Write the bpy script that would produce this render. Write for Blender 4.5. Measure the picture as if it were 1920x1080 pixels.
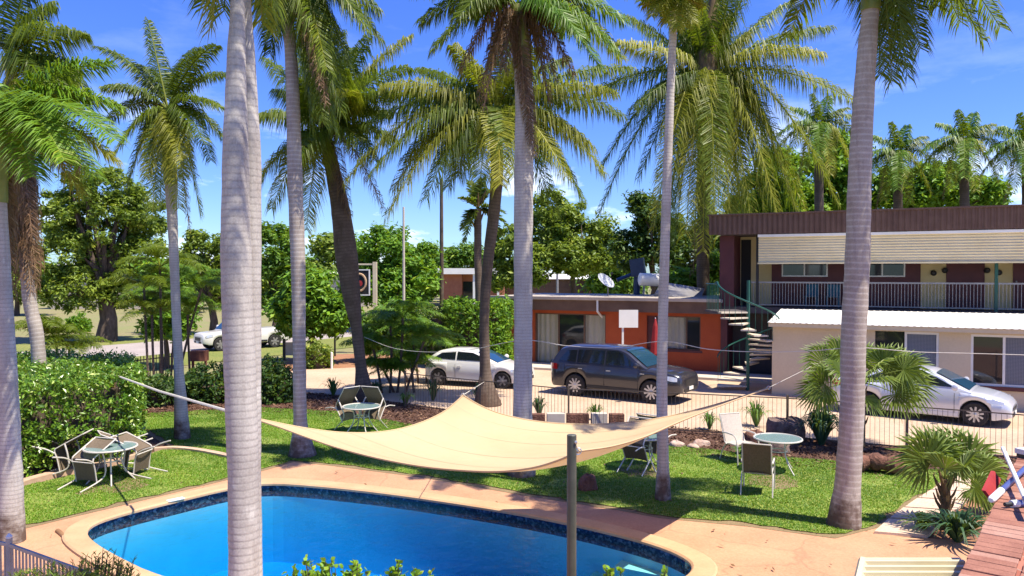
import bpy, math, random
import numpy as np
from mathutils import Vector, Matrix, geometry as mgeo
R = math.radians
rng = np.random.default_rng(7)
random.seed(7)
for _o in list(bpy.data.objects):
    bpy.data.objects.remove(_o)
SC = bpy.context.scene
COL = SC.collection

# ------------------------------------------------------------------ camera, sky, sun, exposure
CAMZ = 4.25
PITCH = math.atan(30 / 1440)
cam_d = bpy.data.cameras.new('camera')
cam = bpy.data.objects.new('camera', cam_d)
COL.objects.link(cam)
cam.location = (0, 0, CAMZ)
cam.rotation_euler = (math.pi / 2 - PITCH, 0, 0)
cam_d.sensor_width = 36
cam_d.lens = 27
cam_d.clip_start = 0.05
cam_d.clip_end = 4000
SC.camera = cam

SUN_EL = R(64)
SHAD = Vector((-0.90, 0.43, 0)).normalized()          # where shadows fall on the ground
to_sun = Vector((-SHAD.x * math.cos(SUN_EL), -SHAD.y * math.cos(SUN_EL), math.sin(SUN_EL)))
world = bpy.data.worlds.new('World')
SC.world = world
world.use_nodes = True
wn = world.node_tree
for n in list(wn.nodes):
    wn.nodes.remove(n)
def wnode(t, **k):
    n = wn.nodes.new(t)
    for a, b in k.items():
        setattr(n, a, b)
    return n
w_out = wnode('ShaderNodeOutputWorld')
w_bg = wnode('ShaderNodeBackground')
w_sky = wnode('ShaderNodeTexSky', sky_type='NISHITA', sun_disc=False, sun_elevation=SUN_EL,
              sun_rotation=math.atan2(to_sun.x, to_sun.y), altitude=0, air_density=1.0, dust_density=0.3, ozone_density=5.0)
w_hsv = wnode('ShaderNodeHueSaturation')
w_hsv.inputs['Saturation'].default_value = 1.26
w_hsv.inputs['Hue'].default_value = 0.522
w_tc = wnode('ShaderNodeTexCoord')
w_sep = wnode('ShaderNodeSeparateXYZ')
w_map = wnode('ShaderNodeMapping')
w_map.inputs['Scale'].default_value = (5.0, 5.0, 16.0)
w_map.inputs['Location'].default_value = (1.7, 0.4, 0.2)
w_noise = wnode('ShaderNodeTexNoise')
w_noise.inputs['Scale'].default_value = 1.0
w_noise.inputs['Detail'].default_value = 7
w_noise.inputs['Roughness'].default_value = 0.6
w_ramp = wnode('ShaderNodeValToRGB')
w_ramp.color_ramp.elements[0].position = 0.53
w_ramp.color_ramp.elements[1].position = 0.72
w_low = wnode('ShaderNodeMapRange', interpolation_type='SMOOTHSTEP')       # clouds gather near the horizon
for i, v in zip((1, 2, 3, 4), (0.06, 0.24, 1.0, 0.06)):
    w_low.inputs[i].default_value = v
w_mul = wnode('ShaderNodeMath', operation='MULTIPLY')
w_mix = wnode('ShaderNodeMixRGB')
w_mix.inputs['Color2'].default_value = (9.0, 9.6, 10.6, 1)
L = wn.links.new
L(w_sky.outputs[0], w_hsv.inputs['Color'])
L(w_tc.outputs['Generated'], w_sep.inputs[0])
L(w_tc.outputs['Generated'], w_map.inputs[0])
L(w_map.outputs[0], w_noise.inputs['Vector'])
L(w_noise.outputs['Fac'], w_ramp.inputs['Fac'])
L(w_sep.outputs['Z'], w_low.inputs[0])
L(w_ramp.outputs[0], w_mul.inputs[0])
L(w_low.outputs[0], w_mul.inputs[1])
L(w_mul.outputs[0], w_mix.inputs['Fac'])
w_hz = wnode('ShaderNodeValToRGB')
w_hz.color_ramp.elements[0].position = 0.0
w_hz.color_ramp.elements[0].color = (0.46, 0.60, 0.84, 1)
w_hz.color_ramp.elements[1].position = 0.42
w_hz.color_ramp.elements[1].color = (0.90, 0.90, 1.0, 1)
w_tint = wnode('ShaderNodeMixRGB', blend_type='MULTIPLY')
w_tint.inputs['Fac'].default_value = 1.0
L(w_sep.outputs['Z'], w_hz.inputs['Fac'])
L(w_hsv.outputs[0], w_tint.inputs['Color1'])
L(w_hz.outputs[0], w_tint.inputs['Color2'])
L(w_tint.outputs[0], w_mix.inputs['Color1'])
L(w_mix.outputs[0], w_bg.inputs['Color'])
w_bg.inputs['Strength'].default_value = 0.135
L(w_bg.outputs[0], w_out.inputs[0])

sun_d = bpy.data.lights.new('sun', 'SUN')
sun_d.energy = 5.0
sun_d.angle = R(0.55)
sun_d.color = (1.0, 0.915, 0.76)
sun_o = bpy.data.objects.new('sun', sun_d)
COL.objects.link(sun_o)
sun_o.rotation_euler = (-to_sun).to_track_quat('-Z', 'Y').to_euler()
sun_o.location = (20, -10, 30)
SC.view_settings.view_transform = 'Standard'
SC.view_settings.look = 'None'
SC.view_settings.exposure = 0.88
SC.view_settings.gamma = 1
SC.view_settings.use_curve_mapping = False

# ------------------------------------------------------------------ picture point -> place
_cp, _sp = math.cos(PITCH), math.sin(PITCH)
def ray(px, py):
    a = (px - 960) / 1440
    b = -(py - 540) / 1440
    return Vector((a, _cp + b * _sp, -_sp + b * _cp))
def G(px, py, z=0.0):
    d = ray(px, py)
    t = (z - CAMZ) / d.z
    return Vector((d.x * t, d.y * t, z))
def AY(px, py, Y):
    d = ray(px, py)
    t = Y / d.y
    return Vector((d.x * t, Y, CAMZ + d.z * t))
def V(*a):
    return Vector(a)

# ------------------------------------------------------------------ mesh helpers
class MB:
    def __init__(s):
        s.v = []; s.n = 0; s.f = []; s.r = []
    def add(s, verts, faces, rnd=0.0, mi=0):
        verts = np.asarray(verts, dtype=np.float64).reshape(-1, 3)
        k = len(verts)
        if isinstance(faces, np.ndarray):
            groups = [faces]
        else:
            d = {}
            for f in faces:
                d.setdefault(len(f), []).append(f)
            groups = [np.array(g, dtype=np.int64) for g in d.values()]
        for g in groups:
            if len(g):
                s.f.append((g + s.n, mi))
        s.v.append(verts)
        r = np.asarray(rnd, dtype=np.float64)
        s.r.append(np.broadcast_to(r, (k,)) if r.ndim == 0 else r)
        s.n += k
        return s
    def mesh(s, name, mats, smooth=False, origin=None):
        Vt = np.concatenate(s.v) if s.v else np.zeros((0, 3))
        if origin is not None:
            Vt = Vt - np.array(origin, dtype=np.float64)
        me = bpy.data.meshes.new(name)
        me.vertices.add(len(Vt))
        me.vertices.foreach_set('co', Vt.astype(np.float32).ravel())
        nl = sum(g.size for g, _ in s.f)
        npoly = sum(len(g) for g, _ in s.f)
        me.loops.add(nl)
        me.polygons.add(npoly)
        me.loops.foreach_set('vertex_index', np.concatenate([g.ravel() for g, _ in s.f]).astype(np.int32))
        tot = np.concatenate([np.full(len(g), g.shape[1]) for g, _ in s.f])
        me.polygons.foreach_set('loop_start', np.concatenate([[0], np.cumsum(tot)[:-1]]).astype(np.int32))
        mis = np.concatenate([np.full(len(g), m) for g, m in s.f])
        if not isinstance(mats, (list, tuple)):
            mats = [mats]
        for m in mats:
            me.materials.append(m)
        if mis.any():
            me.polygons.foreach_set('material_index', mis.astype(np.int32))
        me.polygons.foreach_set('use_smooth', np.full(npoly, bool(smooth)))
        at = me.attributes.new('rnd', 'FLOAT', 'POINT')
        at.data.foreach_set('value', np.concatenate(s.r).astype(np.float32))
        me.update(calc_edges=True)
        me.validate()
        if smooth:
            me.set_sharp_from_angle(angle=R(42))
        return me

def obj(name, mb, mats, parent=None, smooth=False, kind=None, label=None, auto=None):
    """one mesh object; parts of an unrotated thing are written in world coordinates (origin taken off)"""
    org = None
    rt = parent
    while rt is not None and rt.parent is not None:
        rt = rt.parent
    if rt is not None and rt.get('world_parts'):
        org = base_of(parent)
    me = mb.mesh(name, mats, smooth, org) if isinstance(mb, MB) else mb
    o = bpy.data.objects.new(name, me)
    COL.objects.link(o)
    if parent is not None:
        o.parent = parent
    if kind:
        o['kind'] = kind
    if label:
        o['label'] = label
    if auto:
        md = o.modifiers.new('edge', 'BEVEL')
        md.width = auto
        md.segments = 2
        md.limit_method = 'ANGLE'
    return o
def base_of(o):
    p = V(0, 0, 0)
    while o is not None:
        p = p + Vector(o.location)
        o = o.parent
    return p
def thing(name, label, cat, loc=(0, 0, 0), rotz=0.0, group=None, world_parts=True):
    o = bpy.data.objects.new(name, None)
    COL.objects.link(o)
    o.location = loc
    o.rotation_euler = (0, 0, rotz)
    o.empty_display_size = 0.2
    if world_parts and rotz == 0.0:
        o['world_parts'] = 1
    tag(o, label, cat, group)
    return o
def tag(o, label, cat, group=None):
    o['label'] = label
    o['category'] = cat
    if group:
        o['group'] = group
    return o
def struct(name, mb, mats, parent=None, smooth=False):
    return obj(name, mb, mats, parent, smooth, kind='structure')
def copy_tree(root, loc, rotz=None, label=None):
    r = root.copy()
    COL.objects.link(r)
    r.location = loc
    if rotz is not None:
        r.rotation_euler = (0, 0, rotz)
    if label:
        r['label'] = label
    for ch in list(root.children):
        c = ch.copy(); COL.objects.link(c); c.parent = r
        for g in list(ch.children):
            d = g.copy(); COL.objects.link(d); d.parent = c
    return r

BOXF = [(0, 3, 2, 1), (4, 5, 6, 7), (0, 1, 5, 4), (1, 2, 6, 5), (2, 3, 7, 6), (3, 0, 4, 7)]
def box(mb, x0, x1, y0, y1, z0, z1, rnd=0.0, mi=0):
    mb.add([(x0, y0, z0), (x1, y0, z0), (x1, y1, z0), (x0, y1, z0), (x0, y0, z1), (x1, y0, z1), (x1, y1, z1), (x0, y1, z1)], BOXF, rnd, mi)
    return mb
def obox(mb, c, ax, ay, az, rnd=0.0, mi=0):
    """box with centre c and half-axis vectors"""
    c, ax, ay, az = Vector(c), Vector(ax), Vector(ay), Vector(az)
    vs = [c - ax - ay - az, c + ax - ay - az, c + ax + ay - az, c - ax + ay - az, c - ax - ay + az, c + ax - ay + az, c + ax + ay + az, c - ax + ay + az]
    mb.add([tuple(v) for v in vs], BOXF, rnd, mi)
    return mb
def tube(mb, pts, rad, sides=8, cap=True, h0=None, mi=0, closed=False, rnd=0.0):
    P = np.array([tuple(p) for p in pts], dtype=np.float64)
    n = len(P)
    rad = np.broadcast_to(np.asarray(rad, dtype=np.float64), (n,))
    T = np.gradient(P, axis=0)
    if closed:
        T = np.roll(P, -1, 0) - np.roll(P, 1, 0)
    T /= np.linalg.norm(T, axis=1)[:, None] + 1e-12
    ref = np.array([1.0, 0, 0]) if abs(T[0, 0]) < 0.8 else np.array([0, 1.0, 0])
    A = np.zeros_like(P)
    a = ref - T[0] * np.dot(ref, T[0])
    for i in range(n):
        a = a - T[i] * np.dot(a, T[i])
        a /= np.linalg.norm(a) + 1e-12
        A[i] = a
    B = np.cross(T, A)
    th = np.linspace(0, 2 * np.pi, sides, endpoint=False)
    ring = (A[:, None, :] * np.cos(th)[None, :, None] + B[:, None, :] * np.sin(th)[None, :, None]) * rad[:, None, None] + P[:, None, :]
    i = np.arange(n if closed else n - 1)[:, None]
    j = np.arange(sides)[None, :]
    i2 = (i + 1) % n
    q = np.stack([i * sides + j, i * sides + (j + 1) % sides, i2 * sides + (j + 1) % sides, i2 * sides + j], axis=-1).reshape(-1, 4)
    if h0 is not None:
        seg = np.concatenate([[0], np.cumsum(np.linalg.norm(np.diff(P, axis=0), axis=1))]) + h0
        r = np.repeat(seg, sides)
    else:
        r = rnd
    mb.add(ring.reshape(-1, 3), q, r, mi)
    if cap and not closed:
        rr = r if np.ndim(r) == 0 else None
        mb.add(ring[0], [tuple(range(sides))[::-1]], float(rr) if rr is not None else float(r[0]), mi)
        mb.add(ring[-1], [tuple(range(sides))], float(rr) if rr is not None else float(r[-1]), mi)
    return mb
def lathe(mb, c, prof, sides=24, axis='z', mi=0, rnd=0.0):
    """prof: (radius, height) list along the axis"""
    th = np.linspace(0, 2 * np.pi, sides, endpoint=False)
    vs = []
    for r, h in prof:
        x, y = r * np.cos(th), r * np.sin(th)
        z = np.full(sides, h)
        vs.append(np.stack({'z': (x, y, z), 'y': (x, z, y), 'x': (z, x, y)}[axis], axis=1))
    vs = np.concatenate(vs) + np.array(tuple(c))
    n = len(prof)
    i = np.arange(n - 1)[:, None]; j = np.arange(sides)[None, :]
    q = np.stack([i * sides + j, i * sides + (j + 1) % sides, (i + 1) * sides + (j + 1) % sides, (i + 1) * sides + j], axis=-1).reshape(-1, 4)
    mb.add(vs, q, rnd, mi)
    mb.add(vs[:sides], [tuple(range(sides))[::-1]], rnd, mi)
    mb.add(vs[-sides:], [tuple(range(sides))], rnd, mi)
    return mb
def prism(mb, outline, z0, z1, mi=0, rnd=0.0, axis='z'):
    """extruded polygon (may be concave); outline 2-D"""
    n = len(outline)
    tri = mgeo.tessellate_polygon([[V(a, b, 0) for a, b in outline]])
    def pt(a, b, c):
        return (a, b, c) if axis == 'z' else ((a, c, b) if axis == 'y' else (c, a, b))
    vs = [pt(a, b, z0) for a, b in outline] + [pt(a, b, z1) for a, b in outline]
    fs = [tuple(t) for t in tri] + [tuple(i + n for i in t[::-1]) for t in tri]
    fs += [(i, (i + 1) % n, (i + 1) % n + n, i + n) for i in range(n)]
    mb.add(vs, fs, rnd, mi)
    return mb
def sheet(mb, outline, z, holes=(), mi=0):
    polys = [[V(p[0], p[1], 0) for p in outline]] + [[V(p[0], p[1], 0) for p in h] for h in holes]
    tri = mgeo.tessellate_polygon(polys)
    allp = [p for h in polys for p in h]
    fs = []
    for t in tri:
        a, b, c = (allp[i] for i in t)
        fs.append(tuple(t) if (b - a).cross(c - a).z > 0 else tuple(t[::-1]))
    mb.add([(p.x, p.y, z) for p in allp], fs, 0.0, mi)
    return mb
def grid(mb, F, nu, nv, mi=0, rnd=0.0, flip=False):
    u = np.linspace(0, 1, nu); v = np.linspace(0, 1, nv)
    pts = [tuple(F(a, b)) for a in u for b in v]
    q = []
    for i in range(nu - 1):
        for j in range(nv - 1):
            f = (i * nv + j, (i + 1) * nv + j, (i + 1) * nv + j + 1, i * nv + j + 1)
            q.append(f[::-1] if flip else f)
    mb.add(pts, np.array(q), rnd, mi)
    return mb
def chaikin(pts, it=2, closed=True):
    P = [Vector((p[0], p[1])) for p in pts]
    for _ in range(it):
        Q = []
        n = len(P)
        for i in range(n if closed else n - 1):
            a, b = P[i], P[(i + 1) % n]
            Q += [a * 0.75 + b * 0.25, a * 0.25 + b * 0.75]
        if not closed:
            Q = [P[0]] + Q + [P[-1]]
        P = Q
    return P
def offset(poly, d):
    n = len(poly)
    area = sum(poly[i].x * poly[(i + 1) % n].y - poly[(i + 1) % n].x * poly[i].y for i in range(n))
    sg = 1 if area > 0 else -1
    out = []
    for i in range(n):
        t = (poly[(i + 1) % n] - poly[i - 1]).normalized()
        out.append(poly[i] + Vector((t.y, -t.x)) * d * sg)
    return out
def bez(p0, p1, p2, n):
    t = np.linspace(0, 1, n)[:, None]
    p0, p1, p2 = (np.array(tuple(p)) for p in (p0, p1, p2))
    return (1 - t) ** 2 * p0 + 2 * t * (1 - t) * p1 + t * t * p2
def spline(pts, n):
    """Catmull-Rom through the points"""
    P = np.array([tuple(p) for p in pts], dtype=np.float64)
    P = np.concatenate([[2 * P[0] - P[1]], P, [2 * P[-1] - P[-2]]])
    m = len(P) - 3
    out = []
    for k in range(n):
        x = k / (n - 1) * m
        i = min(int(x), m - 1)
        t = x - i
        a, b, c, d = P[i], P[i + 1], P[i + 2], P[i + 3]
        out.append(0.5 * ((2 * b) + (-a + c) * t + (2 * a - 5 * b + 4 * c - d) * t * t + (-a + 3 * b - 3 * c + d) * t ** 3))
    return np.array(out)

# ------------------------------------------------------------------ materials
class NT:
    def __init__(s, name):
        s.m = bpy.data.materials.new(name)
        s.m.use_nodes = True
        s.t = s.m.node_tree
        for n in list(s.t.nodes):
            s.t.nodes.remove(n)
        s.out = s.n('ShaderNodeOutputMaterial')
    def n(s, t, **k):
        x = s.t.nodes.new(t)
        for a, b in k.items():
            setattr(x, a, b)
        return x
    def l(s, a, b):
        s.t.links.new(a, b)
    def val(s, sock, v):
        if hasattr(v, 'is_linked') or hasattr(v, 'links'):
            s.l(v, sock)
        else:
            sock.default_value = v
    def math(s, op, a, b=0.0, c=None):
        x = s.n('ShaderNodeMath', operation=op)
        s.val(x.inputs[0], a); s.val(x.inputs[1], b)
        if c is not None:
            s.val(x.inputs[2], c)
        return x.outputs[0]
    def noise(s, scale, detail=4, rough=0.55, coords='Object', mapping=None):
        tc = s.n('ShaderNodeTexCoord')
        x = s.n('ShaderNodeTexNoise')
        x.inputs['Scale'].default_value = scale
        x.inputs['Detail'].default_value = detail
        x.inputs['Roughness'].default_value = rough
        if mapping:
            mp = s.n('ShaderNodeMapping')
            mp.inputs['Scale'].default_value = mapping
            s.l(tc.outputs[coords], mp.inputs[0]); s.l(mp.outputs[0], x.inputs['Vector'])
        else:
            s.l(tc.outputs[coords], x.inputs['Vector'])
        return x.outputs['Fac']
    def ramp(s, fac, stops):
        x = s.n('ShaderNodeValToRGB')
        cr = x.color_ramp
        while len(cr.elements) < len(stops):
            cr.elements.new(0.5)
        for e, (p, c) in zip(cr.elements, stops):
            e.position = p
            e.color = (c[0], c[1], c[2], 1)
        s.val(x.inputs['Fac'], fac)
        return x.outputs[0]
    def mix(s, fac, a, b, mode='MIX'):
        x = s.n('ShaderNodeMixRGB', blend_type=mode)
        s.val(x.inputs['Fac'], fac)
        s.val(x.inputs['Color1'], a if hasattr(a, 'links') else (a[0], a[1], a[2], 1))
        s.val(x.inputs['Color2'], b if hasattr(b, 'links') else (b[0], b[1], b[2], 1))
        return x.outputs[0]
    def attr(s, name='rnd'):
        x = s.n('ShaderNodeAttribute')
        x.attribute_name = name
        return x.outputs['Fac']
    def bump(s, h, strength=0.3, dist=0.02):
        x = s.n('ShaderNodeBump')
        x.inputs['Strength'].default_value = strength
        x.inputs['Distance'].default_value = dist
        s.l(h, x.inputs['Height'])
        return x.outputs[0]
    def pbr(s, col, rough=0.6, metal=0.0, spec=0.4, normal=None, coat=0.0, done=True, **kw):
        x = s.n('ShaderNodeBsdfPrincipled')
        s.val(x.inputs['Base Color'], col if hasattr(col, 'links') else (col[0], col[1], col[2], 1))
        s.val(x.inputs['Roughness'], rough)
        x.inputs['Metallic'].default_value = metal
        x.inputs['Specular IOR Level'].default_value = spec
        x.inputs['Coat Weight'].default_value = coat
        x.inputs['Coat Roughness'].default_value = 0.06
        if normal is not None:
            s.l(normal, x.inputs['Normal'])
        if done:
            s.l(x.outputs[0], s.out.inputs[0])
        return x.outputs[0]

def mat(name, c1, c2=None, scale=3.0, rough=0.6, metal=0.0, spec=0.4, bump=0.0, bscale=None, bdist=0.01, coat=0.0, detail=6, lo=0.35, hi=0.7, mapping=None, fine=0.0):
    t = NT(name)
    col = c1
    if c2 is not None:
        f = t.noise(scale, detail, 0.6, mapping=mapping)
        col = t.ramp(f, [(lo, c1), (hi, c2)])
        if fine:
            g = t.noise(scale * 18, 3, 0.6)
            col = t.mix(fine, col, t.ramp(g, [(0.3, tuple(x * 0.45 for x in c1)), (0.75, tuple(min(1, x * 1.35) for x in c2))]))
    nrm = None
    if bump:
        nrm = t.bump(t.noise(bscale or scale * 8, 5, 0.6), bump, bdist)
    t.pbr(col, rough, metal, spec, nrm, coat)
    return t.m
def leaf_mat(name, c1, c2, trans=0.40, c3=None, rough=0.5, spec=0.35, dist=0.75):
    t = NT(name)
    a = t.attr()
    k_ = {'frond_dead': 1.25, 'bark_chip': 1.0, 'grass_blade': 1.6, 'leaf_olive': 2.2, 'leaf_mid': 2.1, 'leaf_bright': 2.0, 'leaf_hedge': 1.9, 'leaf_dark': 1.8}.get(name, 1.4)
    c1 = tuple(x * k_ for x in c1); c2 = tuple(x * k_ for x in c2); c3 = tuple(x * k_ for x in c3) if c3 else None
    stops = [(0.0, c1), (dist, c2)] + ([(1.0, c3)] if c3 else [])
    col = t.ramp(a, stops)
    p = t.pbr(col, rough, 0, spec, done=False)
    tr = t.n('ShaderNodeBsdfTranslucent')
    t.l(t.mix(0.6, col, (0.30, 0.40, 0.01), 'MIX'), tr.inputs['Color'])
    mx = t.n('ShaderNodeMixShader')
    mx.inputs[0].default_value = trans
    t.l(p, mx.inputs[1]); t.l(tr.outputs[0], mx.inputs[2])
    t.l(mx.outputs[0], t.out.inputs[0])
    return t.m
def trunk_mat(name, c_lo, c_hi, ring, spacing=0.09, dirt=(0.10, 0.07, 0.06), dirt_amt=0.35):
    """ringed palm bark: leaf-scar rings from the length along the trunk (attribute rnd)"""
    t = NT(name)
    h = t.attr()
    n1 = t.noise(3.2, 5, 0.65)
    n2 = t.noise(22, 4, 0.6, mapping=(1, 1, 0.6))
    streak = t.noise(11, 4, 0.6, mapping=(1, 1, 0.10))
    hh = t.math('ADD', h, t.math('MULTIPLY', n1, 0.035))
    s = t.math('SINE', t.math('MULTIPLY', hh, 2 * math.pi / spacing))
    s2 = t.math('POWER', t.math('MULTIPLY_ADD', s, 0.5, 0.5), 4.0)
    col = t.ramp(n1, [(0.3, c_lo), (0.68, c_hi)])
    big = t.noise(0.9, 3, 0.6)
    col = t.mix(t.ramp(big, [(0.40, (0, 0, 0)), (0.70, (0.6,) * 3)]), col, dirt)
    lich = t.noise(5.5, 5, 0.7, mapping=(1, 1, 0.5))
    col = t.mix(t.ramp(lich, [(0.60, (0, 0, 0)), (0.70, (0.45,) * 3)]), col, tuple(min(.8, x * 1.45) for x in c_hi))
    col = t.mix(t.math('MULTIPLY', s2, t.math('MULTIPLY_ADD', n1, 1.1, -0.12)), col, ring)
    col = t.mix(t.ramp(streak, [(0.52, (0, 0, 0)), (0.75, (dirt_amt,) * 3)]), col, dirt)
    g = t.noise(60, 3, 0.6)
    col = t.mix(0.22, col, t.ramp(g, [(0.3, tuple(x * 0.5 for x in c_lo)), (0.7, tuple(min(1, x * 1.3) for x in c_hi))]))
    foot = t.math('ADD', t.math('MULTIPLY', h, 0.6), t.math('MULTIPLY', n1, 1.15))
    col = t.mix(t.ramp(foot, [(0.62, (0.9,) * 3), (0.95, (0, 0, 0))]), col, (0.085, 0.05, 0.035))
    nrm = t.bump(t.math('ADD', t.math('MULTIPLY', s2, -0.35), t.math('MULTIPLY', n2, 0.6)), 0.28, 0.012)
    t.pbr(col, 0.8, 0, 0.2, nrm)
    return t.m

M = {}
M['royal'] = trunk_mat('royal_bark', (0.40, 0.37, 0.335), (0.585, 0.55, 0.505), (0.19, 0.17, 0.155), 0.065, dirt=(0.17, 0.13, 0.115), dirt_amt=0.55)
M['royal2'] = trunk_mat('royal_bark_dark', (0.29, 0.245, 0.205), (0.46, 0.41, 0.355), (0.64, 0.60, 0.55), 0.10, dirt=(0.15, 0.10, 0.10), dirt_amt=0.5)
M['coco'] = trunk_mat('coconut_bark', (0.085, 0.060, 0.045), (0.20, 0.15, 0.115), (0.045, 0.03, 0.022), 0.11, dirt=(0.05, 0.04, 0.02), dirt_amt=0.6)
M['shaft'] = mat('crownshaft_green', (0.13, 0.19, 0.035), (0.25, 0.26, 0.06), 4, 0.45)
M['boot'] = mat('frond_base_fibre', (0.10, 0.065, 0.03), (0.24, 0.16, 0.07), 9, 0.85, bump=0.6, mapping=(1, 1, 0.2))
M['frond'] = leaf_mat('frond_green', (0.036, 0.066, 0.006), (0.120, 0.165, 0.011), 0.44, (0.30, 0.29, 0.030), rough=0.45, spec=0.32)
M['frond_b'] = leaf_mat('frond_bright', (0.045, 0.115, 0.010), (0.115, 0.215, 0.015), 0.38, (0.24, 0.28, 0.03), rough=0.45, spec=0.32)
M['frond_y'] = leaf_mat('frond_yellow', (0.090, 0.112, 0.010), (0.25, 0.245, 0.022), 0.45, (0.46, 0.39, 0.07), rough=0.45, spec=0.32)
M['frond_d'] = leaf_mat('frond_dead', (0.075, 0.040, 0.022), (0.19, 0.11, 0.058), 0.15, (0.34, 0.23, 0.13))
M['frond_k'] = leaf_mat('frond_dark', (0.026, 0.050, 0.006), (0.082, 0.120, 0.011), 0.40, (0.22, 0.23, 0.028), rough=0.45, spec=0.32)
M['fan'] = leaf_mat('fan_leaf', (0.080, 0.130, 0.030), (0.185, 0.235, 0.050), 0.34, (0.38, 0.39, 0.13))
M['leaf_a'] = leaf_mat('leaf_mid', (0.022, 0.060, 0.008), (0.080, 0.150, 0.012), 0.35, (0.16, 0.22, 0.02))
M['leaf_b'] = leaf_mat('leaf_bright', (0.040, 0.100, 0.010), (0.115, 0.215, 0.015), 0.40, (0.24, 0.30, 0.03))
M['leaf_o'] = leaf_mat('leaf_olive', (0.042, 0.072, 0.010), (0.115, 0.152, 0.017), 0.36, (0.22, 0.23, 0.03))
M['leaf_k'] = leaf_mat('leaf_dark', (0.010, 0.030, 0.007), (0.040, 0.080, 0.012), 0.25, (0.10, 0.13, 0.02))
M['leaf_r'] = leaf_mat('leaf_hedge', (0.030, 0.080, 0.008), (0.105, 0.185, 0.014), 0.30, (0.30, 0.34, 0.10), rough=0.3, spec=0.6)
M['needle'] = leaf_mat('needle_green', (0.030, 0.070, 0.010), (0.105, 0.170, 0.018), 0.35, (0.20, 0.22, 0.03))
M['strap'] = leaf_mat('strap_leaf', (0.035, 0.095, 0.020), (0.105, 0.190, 0.040), 0.25, (0.22, 0.28, 0.07))
M['strap_k'] = leaf_mat('strap_leaf_dark', (0.012, 0.040, 0.022), (0.035, 0.085, 0.035), 0.2, (0.10, 0.15, 0.06))
M['grass'] = leaf_mat('grass_blade', (0.034, 0.092, 0.005), (0.092, 0.185, 0.009), 0.32, (0.21, 0.255, 0.035))
M['bark'] = mat('tree_bark', (0.055, 0.038, 0.028), (0.14, 0.10, 0.075), 6, 0.9, bump=0.6, mapping=(1, 1, 0.3))
M['bark_l'] = mat('pale_bark', (0.20, 0.16, 0.12), (0.36, 0.30, 0.24), 6, 0.9, bump=0.5, mapping=(1, 1, 0.3))
# ------------------------------------------------------------------ plants
def leaflets(mb, pos, d, L, W, w, droop, rnd):
    """feather leaflets: base pos, unit direction d, length L, width vector W (unit), half width w"""
    n = len(pos)
    down = np.array([0, 0, -1.0])
    L = L[:, None]
    p1 = pos + d * L * 0.45 + down * (droop * L * 0.15)
    p2 = pos + d * L * (0.45 + 0.5 * max(0.12, 1 - 0.62 * droop)) + down * (droop * L * 0.62)
    vs = np.stack([pos - W * w * 0.5, pos + W * w * 0.5, p1 - W * w, p1 + W * w, p2], axis=1).reshape(-1, 3)
    b = np.arange(n)[:, None] * 5
    mb.add(vs, np.concatenate([b + 0, b + 1, b + 3, b + 2], axis=1), np.repeat(rnd, 5))
    # tips share the vertices just written
    off = mb.n - len(vs)
    mb.f.append((np.concatenate([b + 2, b + 3, b + 4], axis=1) + off, 0))

def frond(mb, P0, P1, P2, L=0.6, n=46, w=0.020, droop=0.7, t0=0.14, vee=0.25, base=0.3, rr=0.03, seed=0, tipa=0.5, plume=0.0):
    g = np.random.default_rng(seed)
    n = int(n * 3.3); w = w * 0.66; L = L * 1.40
    t = np.linspace(t0, 1, n)[:, None]
    p0, p1, p2 = (np.array(tuple(p), dtype=np.float64) for p in (P0, P1, P2))
    pos = (1 - t) ** 2 * p0 + 2 * t * (1 - t) * p1 + t * t * p2
    tan = 2 * (1 - t) * (p1 - p0) + 2 * t * (p2 - p1)
    tan /= np.linalg.norm(tan, axis=1)[:, None] + 1e-9
    up = np.array([0, 0, 1.0])
    hd = (p2 - p0) * np.array([1, 1, 0])
    hd = hd / (np.linalg.norm(hd) + 1e-9)
    ref = np.cross(hd, up)                       # one consistent side for the whole frond
    S = ref - tan * (tan @ ref)[:, None]
    S /= np.linalg.norm(S, axis=1)[:, None] + 1e-9
    Vn = np.cross(S, tan)
    tt = ((t - t0) / (1 - t0))
    for s in (-1, 1):
        k = g.uniform(-0.12, 0.12, (n, 1))
        a = tipa * (0.45 + 0.75 * tt) + k
        pl = vee + g.uniform(-1, 1, (n, 1)) * (0.28 + plume)
        d = S * s * np.cos(a) + tan * np.sin(a) + Vn * pl + g.normal(0, 0.07, (n, 3))
        d /= np.linalg.norm(d, axis=1)[:, None]
        prof = np.minimum(1, 0.45 + 2.6 * tt) * (1 - 0.62 * tt ** 2.2)
        Ln = (L * prof * g.uniform(0.82, 1.12, (n, 1))).ravel()
        Wd = tan + g.normal(0, 0.25, (n, 3))
        Wd /= np.linalg.norm(Wd, axis=1)[:, None]
        r = np.clip(base + g.normal(0, 0.13, n) + 0.16 * tt.ravel(), 0, 1)
        leaflets(mb, pos, d, Ln, Wd, w, droop, r)
    tb = np.linspace(0, 1, 9)[:, None]
    path = (1 - tb) ** 2 * p0 + 2 * tb * (1 - tb) * p1 + tb * tb * p2
    tube(mb, path, np.linspace(rr, rr * 0.2, 9), 4, cap=False, rnd=min(1.0, base + 0.45))

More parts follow.
